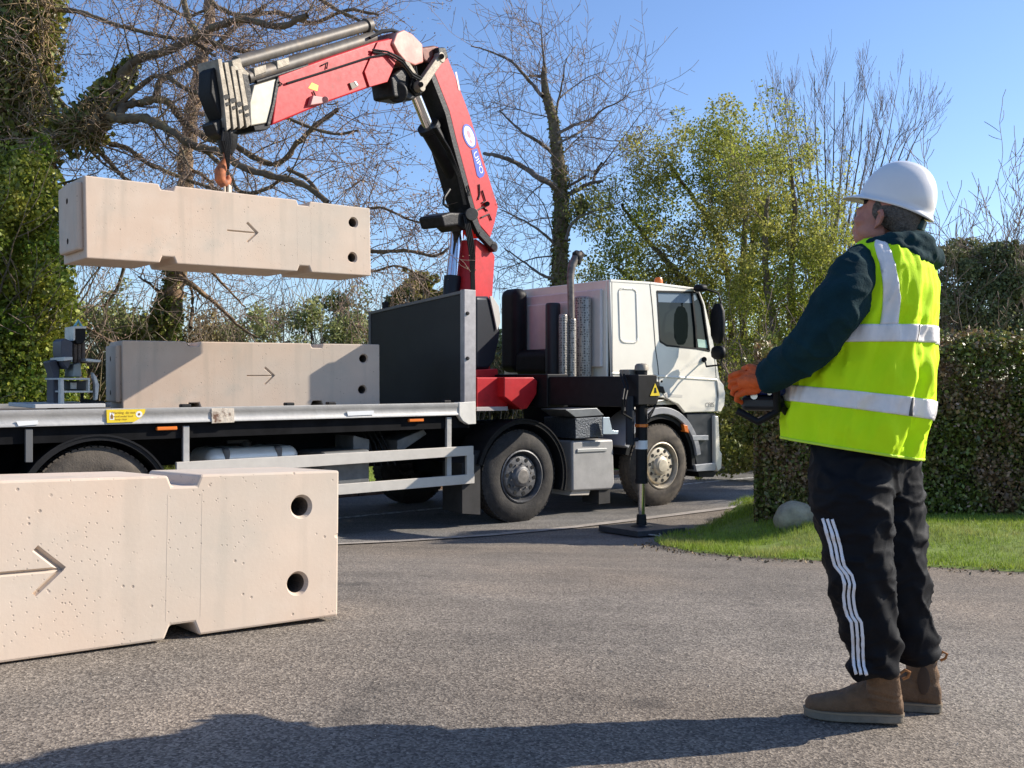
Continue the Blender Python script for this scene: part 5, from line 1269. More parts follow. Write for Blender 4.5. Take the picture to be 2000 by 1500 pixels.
# ---------------------------------------------------------------- boots
def boot(heel, toe, gz_, H_, shaft_c, name):
    ax = (toe-heel); Lb = ax.length; ax.normalize(); sd = Vector((-ax.y, ax.x, 0)); up = Vector((0, 0, 1)); hz = gz_+.028
    # stations along the foot: (t, half width, height of the upper)
    st = [(0.0, .020, .060), (.03, .030, .085), (.12, .034, .10), (.26, .033, .115), (.38, .036, .108), (.50, .040, .088), (.64, .045, .068), (.78, .046, .058), (.88, .041, .053), (.95, .031, .046), (.99, .015, .030)]
    rings = []
    for t_, w_, h_ in st:
        c = heel+ax*(Lb*t_); c.z = hz; rg = []
        for k in range(24):
            an = 2*math.pi*k/24; x = math.cos(an); y = math.sin(an)
            e = 2.5; xx = math.copysign(abs(x)**(2/e), x); yy = math.copysign(abs(y)**(2/e), y)
            rg.append(c+sd*xx*w_+up*(h_*.5+yy*h_*.5-.006))
        rings.append(rg)
    m = MB(); m.loft(rings)
    # shaft
    rr = []
    for k, (hh, rx, ry, sh) in enumerate(((.02, .050, .034, .12), (.06, .052, .035, .12), (.10, .054, .036, .13), (.14, .050, .037, .135), (H_, .054, .040, .13))):
        c = heel+ax*(Lb*.0+.052+.0*hh)+(shaft_c-heel-ax*.052)*(hh/H_)*.8; c.z = hz+hh
        rr.append([c+ax*math.cos(2*math.pi*j/24)*rx+sd*math.sin(2*math.pi*j/24)*ry for j in range(24)])
    m.loft(rr)
    bo = m.build(name, boot_m, person); remesh(bo, .0045, 5, .5)
    displace(bo, lambda c, n: .0016*nz3(c, 30)+.0018*math.sin(c.z*160+9*nz3(c, 12))*sm(.06, .1, c.z))
    s_ = MB(); out = []
    for j in range(40):
        an = 2*math.pi*j/40; u = .5-.5*math.cos(an); wv = float(np.interp(u, [q[0] for q in st], [q[1] for q in st]))+.005
        side_ = 1 if math.sin(an) >= 0 else -1
        out.append(heel+ax*(Lb*(u*1.02-.012))+sd*side_*max(wv*(abs(math.sin(an))**.35), .0))
    o1 = [Vector((q.x, q.y, gz_+.004)) for q in out]
    s_.prism(o1, (0, 0, .024)); so_ = s_.build('boot_sole', sole_m, bo, bev=.004)
    w2 = MB(); w2.prism([q+Vector((0, 0, .0235))+(q-heel-ax*Lb*.5).normalized()*.002 for q in o1], (0, 0, .006)); w2.build('welt', M('welt_tan', (.26, .2, .13), .8), bo)
    el = MB()
    for s2 in (1, -1):
        el = MB(); c = heel+ax*.058+sd*s2*.035; c.z = hz+.085
        el.ell(c, (ax*.020, sd*.006, up*.048), 16, 10)
        el.build('elastic_gusset', M('gusset', (.075, .045, .028), .95), bo)
    tp = heel-ax*.004+(shaft_c-heel-ax*.052)*.8; tp.z = hz+H_-.01
    tt_ = MB(); tt_.tube([tp-ax*-.01, tp-ax*.012+up*.018, tp-ax*.026+up*.012, tp-ax*.020-up*.004, tp-ax*.004-up*.012], .0045, 6); tt_.build('pull_tab', tab_m, bo)
    return bo
hL = gnd(1763, 1416); tL = gnd(1571, 1398); gL = G(1.1, 3.06)
boot(hL, tL, gL, .16, P3(1722, 1330, 3.06), 'boot')
hR = gnd(1838, 1392); tR = hR+Vector((-.29, .09, 0)); gR = G(hR.x, hR.y)
boot(hR, tR, gR, .17, P3(1797, 1310, hR.y+.02), 'boot')
# ---------------------------------------------------------------- hard hat
hm = MB(); hc = P3(1750, 400, 3.15)
UT = math.radians(20); Fq = Vector((-math.cos(math.radians(30)), math.sin(math.radians(30)), 0)); Uf = Fq*math.cos(UT)+Z_*math.sin(UT); Uu = Z_*math.cos(UT)-Fq*math.sin(UT); Ul = Vector((Fq.y*-1, Fq.x, 0))
def HH(f, l, u): return hc+Uf*f+Ul*l+Uu*u
rings = []; NN = 72
for i in range(25):
    ph = math.pi/2*i/24; rad = math.cos(ph)**.92; zz = .138*math.sin(ph)**.92
    if i == 24: rad = .002
    rg = []
    for k in range(NN):
        t_ = 2*math.pi*k/NN; f = .118*math.cos(t_)*rad; l = .099*math.sin(t_)*rad; u = zz
        rib = math.exp(-(l/.012)**2)*.004*sm(-.9, -.2, 1) * (1 if i < 24 else 0)+math.exp(-((abs(l)-.038)/.008)**2)*.0022
        u += rib; rg.append(HH(f, l, u))
    rings.append(rg)
def rimring(ext, du, pk):
    rg = []
    for k in range(NN):
        t_ = 2*math.pi*k/NN; c_, s_ = math.cos(t_), math.sin(t_)
        peak = pk*max(0, c_)**1.6; back = -.004*max(0, -c_)
        rg.append(HH((.118+ext+peak)*c_, (.099+ext)*s_, du-.018*max(0, c_)**2*(pk > 0)*(peak/.055)-.010*max(0, -c_)**2))
    return rg
outer = [rimring(.004, -.012, .0), rimring(.007, -.014, .034), rimring(.0095, -.012, .040), rimring(.009, -.008, .038), rimring(.004, -.003, .010)]
hm.loft([rimring(-.004, -.010, 0.)]+outer+rings, cap=False)
inn = [[HH(.112*math.cos(2*math.pi*k/NN)*math.cos(math.pi/2*i/8), .093*math.sin(2*math.pi*k/NN)*math.cos(math.pi/2*i/8), -.01+.128*math.sin(math.pi/2*i/8)) for k in range(NN)] for i in range(9)]
hm.loft(inn, cap=False)
hmo = hm.build('hard_hat', helm_m, person, smooth=60)
hb2 = MB(); rg0 = []
for (u, e_) in ((-.045, -.026), (-.012, -.018)):
    rg0.append([HH((.118+e_)*math.cos(2*math.pi*k/48), (.099+e_)*math.sin(2*math.pi*k/48), u) for k in range(48)])
hb2.loft(rg0, cap=False); hb_o = hb2.build('headband', black, hmo); s_ = hb_o.modifiers.new('s', 'SOLIDIFY'); s_.thickness = .004
hb2 = MB(); hb2.box(HH(-.108, -.03, -.060), Uf*.03, Ul*.06, Uu*.035); hb2.build('ratchet', M('ratchet_green', (.012, .05, .042), .5), hmo, bev=.006)
# ---------------------------------------------------------------- gloves (five separate fingers each) and controller
ctrl = empty('crane_remote_control', tuple(ctl), 0, 'black and blue crane remote control held in front of the man', 'remote control')
def cb_(u0, u1, l0, l1, z0, z1): return (ctl+F_*u0+L_*l0+Z_*z0, F_*(u1-u0), L_*(l1-l0), Z_*(z1-z0))
m = MB(); m.box(*cb_(-.07, .07, -.13, .13, -.05, .0)); m.build('remote_housing', M('remote_black', (.015, .016, .018), .45), ctrl, bev=.018, seg=4)
m = MB(); m.box(*cb_(-.075, .062, -.125, .125, .001, .075)); m.build('remote_top', M('remote_blue', (.008, .03, .20), .4, coat=.3), ctrl, bev=.014, seg=4)
m = MB()
for l in (-.075, -.025, .025, .075): m.cyl(ctl+L_*l+Z_*.07, ctl+L_*l+Z_*.115, .007, 12); m.ell(ctl+L_*l+Z_*.115, (F_*.012, L_*.012, Z_*.010), 14, 8)
m.build('joystick', black, ctrl)
m = MB()
for s_ in (-1, 1): m.tube([ctl+L_*.15*s_-F_*.06-Z_*.05, ctl+L_*.17*s_-F_*.06+Z_*.03, ctl+L_*.16*s_-F_*.055+Z_*.10, ctl+L_*.1*s_-F_*.05+Z_*.12], .012, 10)
m.tube([ctl+L_*.15-F_*.06-Z_*.05, ctl+L_*.16-F_*.0-Z_*.085, ctl+L_*.15+F_*.07-Z_*.05], .012, 10)
m.tube([ctl+L_*.145-F_*.07-Z_*.03, ctl+L_*.06-F_*.10-Z_*.10, ctl-L_*.06-F_*.10-Z_*.10, ctl-L_*.145-F_*.07-Z_*.03], .012, 10)
m.build('guard_bar', black, ctrl)
m = MB(); m.cyl(ctl+L_*.131+F_*.02, ctl+L_*.14+F_*.02, .012, 14); m.cyl(ctl+L_*.131-F_*.03+Z_*.01, ctl+L_*.138-F_*.03+Z_*.01, .008, 12); m.build('control_knob', steel, ctrl)
def glove(wrist, side, nm='glove'):
    """palm on the outer side of the controller, fingers wrapped forward and underneath, thumb on top"""
    s_ = side; m = MB(); k0 = ctl+L_*s_*.175+F_*.045+Z_*.045     # knuckle line centre
    m.tube([wrist-(k0-wrist).normalized()*.03, wrist, wrist.lerp(k0, .55), k0], [.036, .033, .037, .032], 16, flat=.70)
    m.ell(wrist.lerp(k0, .62), ((k0-wrist).normalized()*.05, Z_*.043, L_*.020), 18, 12)
    ln = (.072, .082, .078, .064)
    for i in range(4):                                   # index .. little from top-front to lower-back
        b0 = k0+Z_*(.030-.021*i)+F_*(.012-.006*i); c_ = .010+.001*i
        p1 = b0+F_*(ln[i]*.42)+L_*s_*(-.004)-Z_*.010
        p2 = p1+F_*(ln[i]*.16)-L_*s_*.026-Z_*(.016)
        p3 = p2-F_*(ln[i]*.16)-L_*s_*.020-Z_*(.008)
        m.tube([b0-F_*.02, b0, p1, p2, p3], [.0095, .0105, .0100, .0092, .0075], 12); m.ell(p3, (F_*.0085, L_*.0085, Z_*.0085), 10, 8)
    tb0 = wrist.lerp(k0, .45)+Z_*.028-L_*s_*.008
    t1 = tb0+F_*.034+Z_*.018-L_*s_*.022; t2 = t1+F_*.026-L_*s_*.026-Z_*.004
    m.tube([tb0, tb0.lerp(t1, .5)+Z_*.004, t1, t2], [.016, .0145, .013, .0105], 12); m.ell(t2, (F_*.0105, L_*.0105, Z_*.0105), 10, 8)
    o_ = m.build(nm, glove_m, person); remesh(o_, .0021, 3, .4); displace(o_, lambda c, n: .0007*nz3(c, 60)+.0005*math.sin(c.z*300+c.x*200+6*nz3(c, 25))); return o_
glove(P3(1503, 744, 3.085), 1)
glove(ctl-L_*.19-F_*.03+Z_*.05, -1)
# ================================================================== TREES AND PLANTS
class Twigs:
    """many tubes gathered into one mesh with numpy"""
    def __init__(s): s.V = []; s.F = []; s.n = 0
    def tube(s, pts, rad, sides=5):
        P = np.array([tuple(p) for p in pts], float); R = np.array(rad, float); m = len(P)
        T = np.gradient(P, axis=0); T /= np.linalg.norm(T, axis=1)[:, None]+1e-9
        ref = np.array([0, 0, 1.]) if abs(T[0][2]) < .9 else np.array([1., 0, 0])
        A = np.cross(T, ref); A /= np.linalg.norm(A, axis=1)[:, None]+1e-9; B_ = np.cross(T, A)
        an = 2*np.pi*np.arange(sides)/sides
        V = P[:, None]+R[:, None, None]*(A[:, None]*np.cos(an)[None, :, None]+B_[:, None]*np.sin(an)[None, :, None])
        i = np.arange(m-1)[:, None]*sides; k = np.arange(sides)[None]; k2 = (k+1) % sides
        F = np.stack([i+k, i+k2, i+k2+sides, i+k+sides], -1).reshape(-1, 4)+s.n
        s.V.append(V.reshape(-1, 3)); s.F.append(F); s.n += m*sides
    def build(s, name, mat, parent=None, loc=(0, 0, 0)):
        V = np.concatenate(s.V); F = np.concatenate(s.F); n = len(F)
        me = bpy.data.meshes.new(name); me.vertices.add(len(V)); me.vertices.foreach_set('co', (V-np.array(loc)).astype(np.float32).ravel())
        me.loops.add(n*4); me.loops.foreach_set('vertex_index', F.astype(np.int32).ravel())
        me.polygons.add(n); me.polygons.foreach_set('loop_start', np.arange(0, n*4, 4, dtype=np.int32)); me.polygons.foreach_set('loop_total', np.full(n, 4, np.int32))
        me.polygons.foreach_set('use_smooth', np.ones(n, bool)); me.update(); me.materials.append(mat)
        o = bpy.data.objects.new(name, me); C.objects.link(o)
        if parent: o.parent = parent
        else: o.location = loc
        return o
RR = random.Random(11)
def rv(s=1.): return Vector((RR.gauss(0, s), RR.gauss(0, s), RR.gauss(0, s)))
def grow(big, fine, p, d, L, r, lev, maxlev, wig=.25, up=.05, nch=(3, 5), lim=.012, tips=None, spread=.8, rmin=.004, box=None):
    n = max(3, int(L/ (.35 if lev < 2 else .18))+1); n = min(n, 9); step = L/n
    pts = [p.copy()]; rad = [r]; dd = d.normalized()
    for i in range(n):
        dd = (dd+rv(wig*(.6 if lev == 0 else 1))*.5+Vector((0, 0, up))).normalized(); pts.append(pts[-1]+dd*step); rad.append(max(r*(1-.72*(i+1)/n), rmin))
    (big if r > lim else fine).tube(pts, rad, 7 if r > .06 else (5 if r > .02 else 3))
    if lev >= maxlev:
        if tips is not None: tips += pts[1:]
        return
    k = RR.randint(*nch)+(1 if lev < 2 else 0)
    for j in range(k):
        t = .2+.8*(j+RR.random())/k; i = min(int(t*n), n-1); q = pts[i].lerp(pts[i+1], t*n-i)
        ax = (pts[i+1]-pts[i]).normalized(); sd = ax.cross(rv()).normalized()
        nd = (ax*(1-spread*.55)+sd*spread+Vector((0, 0, up))).normalized()
        grow(big, fine, q, nd, L*RR.uniform(.42, .68)*(1-.25*t), rad[i]*RR.uniform(.38, .56), lev+1, maxlev, wig, up, nch, lim, tips, spread, rmin)
    grow(big, fine, pts[-1], dd, L*.5, rad[-1], lev+1, maxlev, wig, up, nch, lim, tips, spread, rmin)
def limb(big, fine, pts, r0, r1, lv=2, maxlev=4, side=6, Ls=1.2, tips=None, wig=.35, up=.0, spread=.9, nch=(3, 4), sides=9, rmin=.004):
    """a traced limb (world points), smoothed, with side branches growing from it"""
    P = [Vector(p) for p in pts]; S = []
    for i in range(len(P)-1):
        p0, p1, p2, p3 = P[max(i-1, 0)], P[i], P[i+1], P[min(i+2, len(P)-1)]
        for k in range(5):
            u = k/5; S.append(.5*((2*p1)+(p2-p0)*u+(2*p0-5*p1+4*p2-p3)*u*u+(3*p1-p0-3*p2+p3)*u**3))
    S.append(P[-1]); n = len(S)
    rad = [(r0+(r1-r0)*(i/(n-1)))*(1+.12*math.sin(i*2.1)) for i in range(n)]
    S = [s_+rv(r0*.12) if 0 < i < n-1 else s_ for i, s_ in enumerate(S)]
    big.tube(S, rad, sides)
    for j in range(side):
        t = .12+.88*(j+RR.random())/side; i = min(int(t*(n-1)), n-2); ax = (S[i+1]-S[i]).normalized(); sd = ax.cross(rv()).normalized()
        grow(big, fine, S[i], (ax*.5+sd*spread).normalized(), Ls*RR.uniform(.6, 1.2), max(rad[i]*.28, .009), lv, maxlev, wig, up, nch, tips=tips, spread=spread, rmin=rmin)
    return S, rad
def leafmat(name, col, col2, vs, isl=.5, rough=.5, tr=.25, thr=(.42, .62)): return M(name, col, rough, col2=col2, vs=vs, thr=thr, island=isl, trans=tr)
def leaves(name, P, size, mat, parent=None, loc=(0, 0, 0), elong=1.5, seed=1, quad=True, droop=0., **kw):
    """leaf-sized folded quads at points P"""
    r_ = np.random.default_rng(seed); P = np.asarray(P, float); n = len(P)
    a = r_.normal(size=(n, 3)); a[:, 2] -= droop; a /= np.linalg.norm(a, axis=1)[:, None]
    b_ = r_.normal(size=(n, 3)); b_ -= a*(a*b_).sum(1)[:, None]; b_ /= np.linalg.norm(b_, axis=1)[:, None]
    s_ = size*r_.uniform(.55, 1.3, n); A = a*(s_*elong)[:, None]; B_ = b_*(s_*.5)[:, None]
    v = np.empty((n*4, 3)); v[0::4] = P-A*.5; v[1::4] = P+B_; v[2::4] = P+A*.5; v[3::4] = P-B_
    me = bpy.data.meshes.new(name); me.vertices.add(n*4); me.vertices.foreach_set('co', (v-np.array(loc)).astype(np.float32).ravel())
    me.loops.add(n*4); me.loops.foreach_set('vertex_index', np.arange(n*4, dtype=np.int32))
    me.polygons.add(n); me.polygons.foreach_set('loop_start', np.arange(0, n*4, 4, dtype=np.int32)); me.polygons.foreach_set('loop_total', np.full(n, 4, np.int32))
    me.update(); me.materials.append(mat); o = bpy.data.objects.new(name, me); C.objects.link(o)
    if parent: o.parent = parent
    else: o.location = loc
    return tag(o, **kw)
def around(pts, rad, n, seed=0, shell=.5):
    """points scattered round a polyline"""
    r_ = np.random.default_rng(seed); P = np.array([tuple(p) for p in pts]); R = np.array(rad if isinstance(rad, (list, tuple)) else [rad]*len(P))
    t = r_.uniform(0, len(P)-1.001, n); i = t.astype(int); u = (t-i)[:, None]; c = P[i]*(1-u)+P[i+1]*u; rr = R[i]*(1-u[:, 0])+R[i+1]*u[:, 0]
    d = r_.normal(size=(n, 3)); d /= np.linalg.norm(d, axis=1)[:, None]; return c+d*(rr*r_.uniform(shell, 1.25, n))[:, None]
def clumps(cs, n, seed=0, squash=1.):
    """cs: list of (centre, radius); leaf points concentrated towards each clump's surface"""
    r_ = np.random.default_rng(seed); w_ = np.array([c[1]**2 for c in cs]); idx = r_.choice(len(cs), n, p=w_/w_.sum())
    c = np.array([tuple(cs[i][0]) for i in range(len(cs))])[idx]; R = np.array([c_[1] for c_ in cs])[idx]
    d = r_.normal(size=(n, 3)); d /= np.linalg.norm(d, axis=1)[:, None]; d[:, 2] *= squash
    return c+d*(R*r_.uniform(.35, 1.08, n)**.6)[:, None]
bark_oak = M('oak_bark', (.15, .115, .075), .95, var=.35, vs=4, col2=(.24, .20, .10), thr=(.5, .72), bump=.9, bs=25)
twig_oak = M('oak_twig', (.26, .19, .15), .9, var=.3, vs=2)
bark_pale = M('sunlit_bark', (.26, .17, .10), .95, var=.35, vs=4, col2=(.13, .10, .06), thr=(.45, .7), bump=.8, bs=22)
ivy = leafmat('ivy_leaf', (.19, .27, .03), (.42, .40, .06), 1.6, .6, .5, .35)
ivy_dark = leafmat('old_ivy_leaf', (.14, .18, .035), (.32, .30, .07), 2.5, .5, .42)
bud = leafmat('bud_pink_brown', (.34, .21, .15), (.42, .31, .16), .8, .4, .8)
spring = leafmat('spring_leaf', (.27, .31, .045), (.38, .34, .09), .45, .5, .6, .5)
spring2 = leafmat('pale_spring_leaf', (.30, .33, .12), (.42, .39, .20), .6, .45, .6, .4)
hedge_l = leafmat('hedge_leaf', (.155, .185, .032), (.30, .175, .09), 2.6, .6, .42, .2, (.46, .58))
hedge_l2 = leafmat('hedge_leaf_young', (.17, .22, .03), (.24, .17, .07), 2.0, .5, .45, .25)
shrub_grey = leafmat('grey_green_leaf', (.17, .20, .08), (.26, .26, .12), 1.0, .5, .7)
conifer = leafmat('conifer_leaf', (.17, .17, .03), (.26, .22, .05), 1.2, .45, .7)
brownm = leafmat('old_fruit_brown', (.30, .23, .12), (.38, .31, .13), 1.2, .5, .8)
# ---- big oak on the left
OY = 13.4
def ap(x, y, Y=OY): return at(x, y, Y)
oak = empty('oak_tree', (ap(30, 744).x, OY, .1), 0, 'huge bare oak with twisted limbs and ivy covered trunk at the left', 'tree')
big, fine = Twigs(), Twigs(); tips = []
loc0 = Vector((ap(30, 744).x, OY, .1))
tr = Twigs(); P = [ap(10, 1010, OY), ap(15, 760), ap(12, 560), ap(12, 400), ap(28, 260), ap(45, 120), ap(55, 0), ap(70, -150), ap(95, -320)]
tr.tube(P, [.62, .52, .46, .42, .38, .34, .33, .28, .2], 16)
tr.build('trunk', bark_oak, oak, loc=loc0)
lm = lambda pts, r0, r1, side=6, Ls=1.3, lv=2, **k: limb(big, fine, [ap(x, y, OY+dy) for x, y, dy in pts], r0, r1, lv, 4, side, Ls, tips, **k)
lm([(30, 330, 0), (60, 330, -.2), (95, 275, -.4), (120, 250, -.5), (160, 262, -.6), (200, 230, -.8)], 0.108, .09, 7)
lm([(160, 240, -.5), (196, 205, -.6), (228, 165, -.6), (262, 118, -.7), (310, 104, -.7), (345, 92, -.8), (390, 68, -.9), (430, 50, -1), (480, 38, -1), (540, 52, -1.1), (600, 30, -1.2)], 0.063, .04, 16)
lm([(200, 228, -.7), (250, 232, -.8), (285, 232, -.8), (330, 255, -.9), (380, 285, -1), (430, 300, -1), (480, 330, -1.1), (540, 345, -1.2), (590, 360, -1.2), (640, 395, -1.3)], 0.069, .035, 16)
lm([(232, 232, -.7), (245, 205, -.6), (290, 197, -.6), (325, 198, -.5), (355, 235, -.4), (400, 268, -.4), (450, 280, -.5), (500, 310, -.6), (545, 318, -.6), (580, 280, -.7), (630, 235, -.8), (660, 215, -.8)], 0.058, .03, 16)
lm([(305, 195, -.4), (312, 160, -.3), (350, 135, -.2), (392, 112, -.1), (430, 80, 0), (470, 45, .1), (520, 10, .2)], 0.047, .03, 12)
lm([(95, 20, -.2), (150, 22, -.4), (200, 40, -.5), (250, 55, -.6), (310, 70, -.6), (370, 80, -.7), (420, 110, -.7)], 0.036, .02, 12)
lm([(60, 130, .2), (90, 165, .3), (120, 200, .3), (160, 262, .2), (200, 300, .2), (225, 330, .1), (245, 350, .1), (275, 372, 0), (300, 400, 0)], 0.050, .025, 9)
lm([(170, 265, -.3), (210, 280, -.3), (250, 290, -.2), (290, 320, -.2), (350, 345, -.1), (420, 370, 0), (480, 385, 0)], 0.040, .02, 10)
lm([(390, 285, -.8), (440, 330, -.9), (470, 375, -.9), (520, 370, -1.), (560, 340, -1.)], 0.032, .02, 7)
lm([(355, -20, -.6), (370, 40, -.6), (400, 75, -.7), (440, 92, -.7), (500, 105, -.7)], 0.043, .03, 9)
lm([(380, -40, .6), (420, 10, .5), (470, 30, .5), (540, 25, .4), (610, 45, .4), (680, 20, .3), (740, 30, .3)], 0.040, .02, 16, .9)
lm([(560, -60, .3), (600, -20, .3), (650, 15, .3), (700, 40, .2), (740, 62, .2)], 0.036, .02, 10, .8)
lm([(560, 330, -.9), (600, 350, -.9), (640, 400, -1), (690, 415, -1), (740, 405, -1), (790, 425, -1), (830, 440, -1)], 0.029, .012, 13, .8)
lm([(580, 440, -.7), (640, 470, -.7), (700, 485, -.8), (740, 492, -.8), (800, 490, -.8), (850, 500, -.8), (880, 480, -.8)], 0.036, .016, 12, .8)
lm([(600, 480, 0), (660, 500, 0), (720, 530, 0), (780, 520, 0), (850, 555, 0)], 0.025, .012, 10, .8)
lm([(90, 280, 0), (110, 330, .1), (140, 380, .2), (190, 440, .3), (240, 500, .4), (230, 560, .5), (200, 600, .5)], 0.036, .02, 9)
lm([(200, 240, -.5), (300, 150, -.8), (380, 180, -1), (470, 190, -1.2), (560, 230, -1.3), (640, 260, -1.3), (700, 255, -1.4)], 0.036, .015, 13, 1.)
lm([(60, -40, .6), (140, -60, .6), (240, -30, .6), (300, 0, .6), (360, 30, .6), (400, 20, .6)], 0.036, .02, 12)
big.build('limbs', bark_oak, oak, loc=loc0); fine.build('twigs', twig_oak, oak, loc=loc0)
r_ = np.random.default_rng(3); tp = np.array([tuple(t) for t in tips]); sel = tp[r_.integers(0, len(tp), min(26000, len(tp)*3))]+r_.normal(0, .05, (min(26000, len(tp)*3), 3))
leaves('buds', sel, .020, bud, oak, loc0, 1.2, 4)
ivp = [around([ap(x, y, OY-.1) for x, y in ((5, 560), (8, 420), (22, 300), (35, 180), (50, 60), (65, -60))], [.62, .58, .52, .46, .42, .4], 17000, 5, .75)]
ivp.append(around([ap(x, y, OY-.5) for x, y in ((120, 250), (165, 262), (185, 215), (205, 190), (235, 160), (258, 122))], [.22, .30, .22, .17, .16, .10], 4200, 6, .3))
leaves('ivy', np.concatenate(ivp), .075, ivy_dark, oak, loc0, 1.1, 6)
# brown dangling ivy stems on the trunk
st = Twigs()
for k in range(420):
    y = RR.uniform(-40, 330); x = 45-.06*y+RR.uniform(-55, 55)
    p0 = ap(x, y, OY-.42-RR.random()*.15); q = [p0]; d = rv(.6)+Vector((0, 0, -.9))
    for _ in range(5): d = (d+rv(.5)).normalized(); q.append(q[-1]+d*.10)
    st.tube(q, [.010, .009, .008, .007, .006, .004], 3)
for k in range(160):
    x = RR.uniform(120, 210); y = 262+RR.uniform(-40, 10)-(x-165)*.4; p0 = ap(x, y, OY-.7); q = [p0]; d = rv(.8)
    for _ in range(5): d = (d+rv(.5)).normalized(); q.append(q[-1]+d*.09)
    st.tube(q, [.009, .009, .008, .007, .006, .004], 3)
st.build('ivy_stems', M('ivy_stem', (.30, .21, .11), .95, var=.4, vs=3), oak, loc=loc0)
# ---- ivy and laurel mass low on the left
sh = empty('ivy_thicket', tuple(ap(60, 900, 12.2)), 0, 'tall dense bright green ivy clad shrub at the left edge behind the lorry', 'shrub')
lq = ap(60, 900, 12.2); cs = []
for x, y, r in ((-60, 420, .7), (10, 400, .55), (60, 380, .45), (90, 420, .35), (-20, 520, .8), (60, 520, .55), (100, 500, .32), (10, 620, .8), (85, 620, .5), (118, 640, .3), (-60, 700, .9), (40, 720, .75), (100, 720, .4), (120, 760, .25), (-20, 830, .9), (70, 830, .7), (-60, 960, 1), (60, 960, .8), (110, 570, .25), (25, 330, .35), (60, 330, .25), (-120, 560, .9), (-130, 800, .9)):
    cs.append((ap(x, y, 12.2+RR.uniform(-.35, .5)), r))
    for _ in range(3): cs.append((ap(x, y, 12.2)+Vector((RR.uniform(-1, 1), RR.uniform(-.8, .4), RR.uniform(-1, 1)))*r, r*RR.uniform(.25, .45)))
leaves('foliage', clumps(cs, 95000, 8), .048, ivy, sh, lq, 1.15, 9)
b_, f_ = Twigs(), Twigs()
for k in range(9): grow(b_, f_, ap(RR.uniform(-60, 110), 980, 12.4), Vector((RR.uniform(-.2, .2), 0, 1)), 2.6, .06, 1, 3, .3, .1)
b_.build('stems', bark_oak, sh, loc=lq); f_.build('twigs', twig_oak, sh, loc=lq)
# ---- pale leaning trunk with ivy
TY = 14.8
t2 = empty('leaning_tree', tuple(ap(335, 1000, TY)), 0, 'slim leaning tree with pale sunlit bark and ivy up its lower trunk', 'tree'); l2 = ap(335, 1000, TY)
big, fine = Twigs(), Twigs(); tips = []
S, R_ = limb(big, fine, [ap(x, y, TY) for x, y in ((328, 1000), (325, 800), (328, 660), (340, 580), (347, 520), (356, 420), (362, 330), (372, 240), (388, 150), (400, 70), (410, 0), (418, -80))], .17, .07, 2, 4, 6, 1.2, tips)
tr2 = big; 
for pts_, r0 in ((((345, 540), (380, 560), (430, 600), (470, 640), (505, 660)), .05), (((350, 500), (400, 520), (440, 560), (480, 600)), .035), (((362, 330), (400, 345), (440, 400), (470, 440)), .035), (((372, 640), (376, 600), (372, 560), (350, 520)), .03), (((385, 160), (440, 150), (480, 170), (540, 165)), .03), (((340, 600), (300, 560), (270, 540)), .03)):
    limb(big, fine, [ap(x, y, TY+RR.uniform(-.4, .3)) for x, y in pts_], r0, .012, 2, 4, 7, .9, tips)
big.build('trunk', bark_pale, t2, loc=l2); fine.build('twigs', twig_oak, t2, loc=l2)
leaves('ivy', np.concatenate([around([ap(x, y, TY) for x, y in ((316, 780), (318, 690), (324, 620), (336, 560))], [.30, .27, .22, .12], 6500, 12, .5), around([ap(x, y, TY) for x, y in ((336, 560), (347, 500))], .15, 700, 13, .5)]), .06, ivy_dark, t2, l2, 1.1, 14)
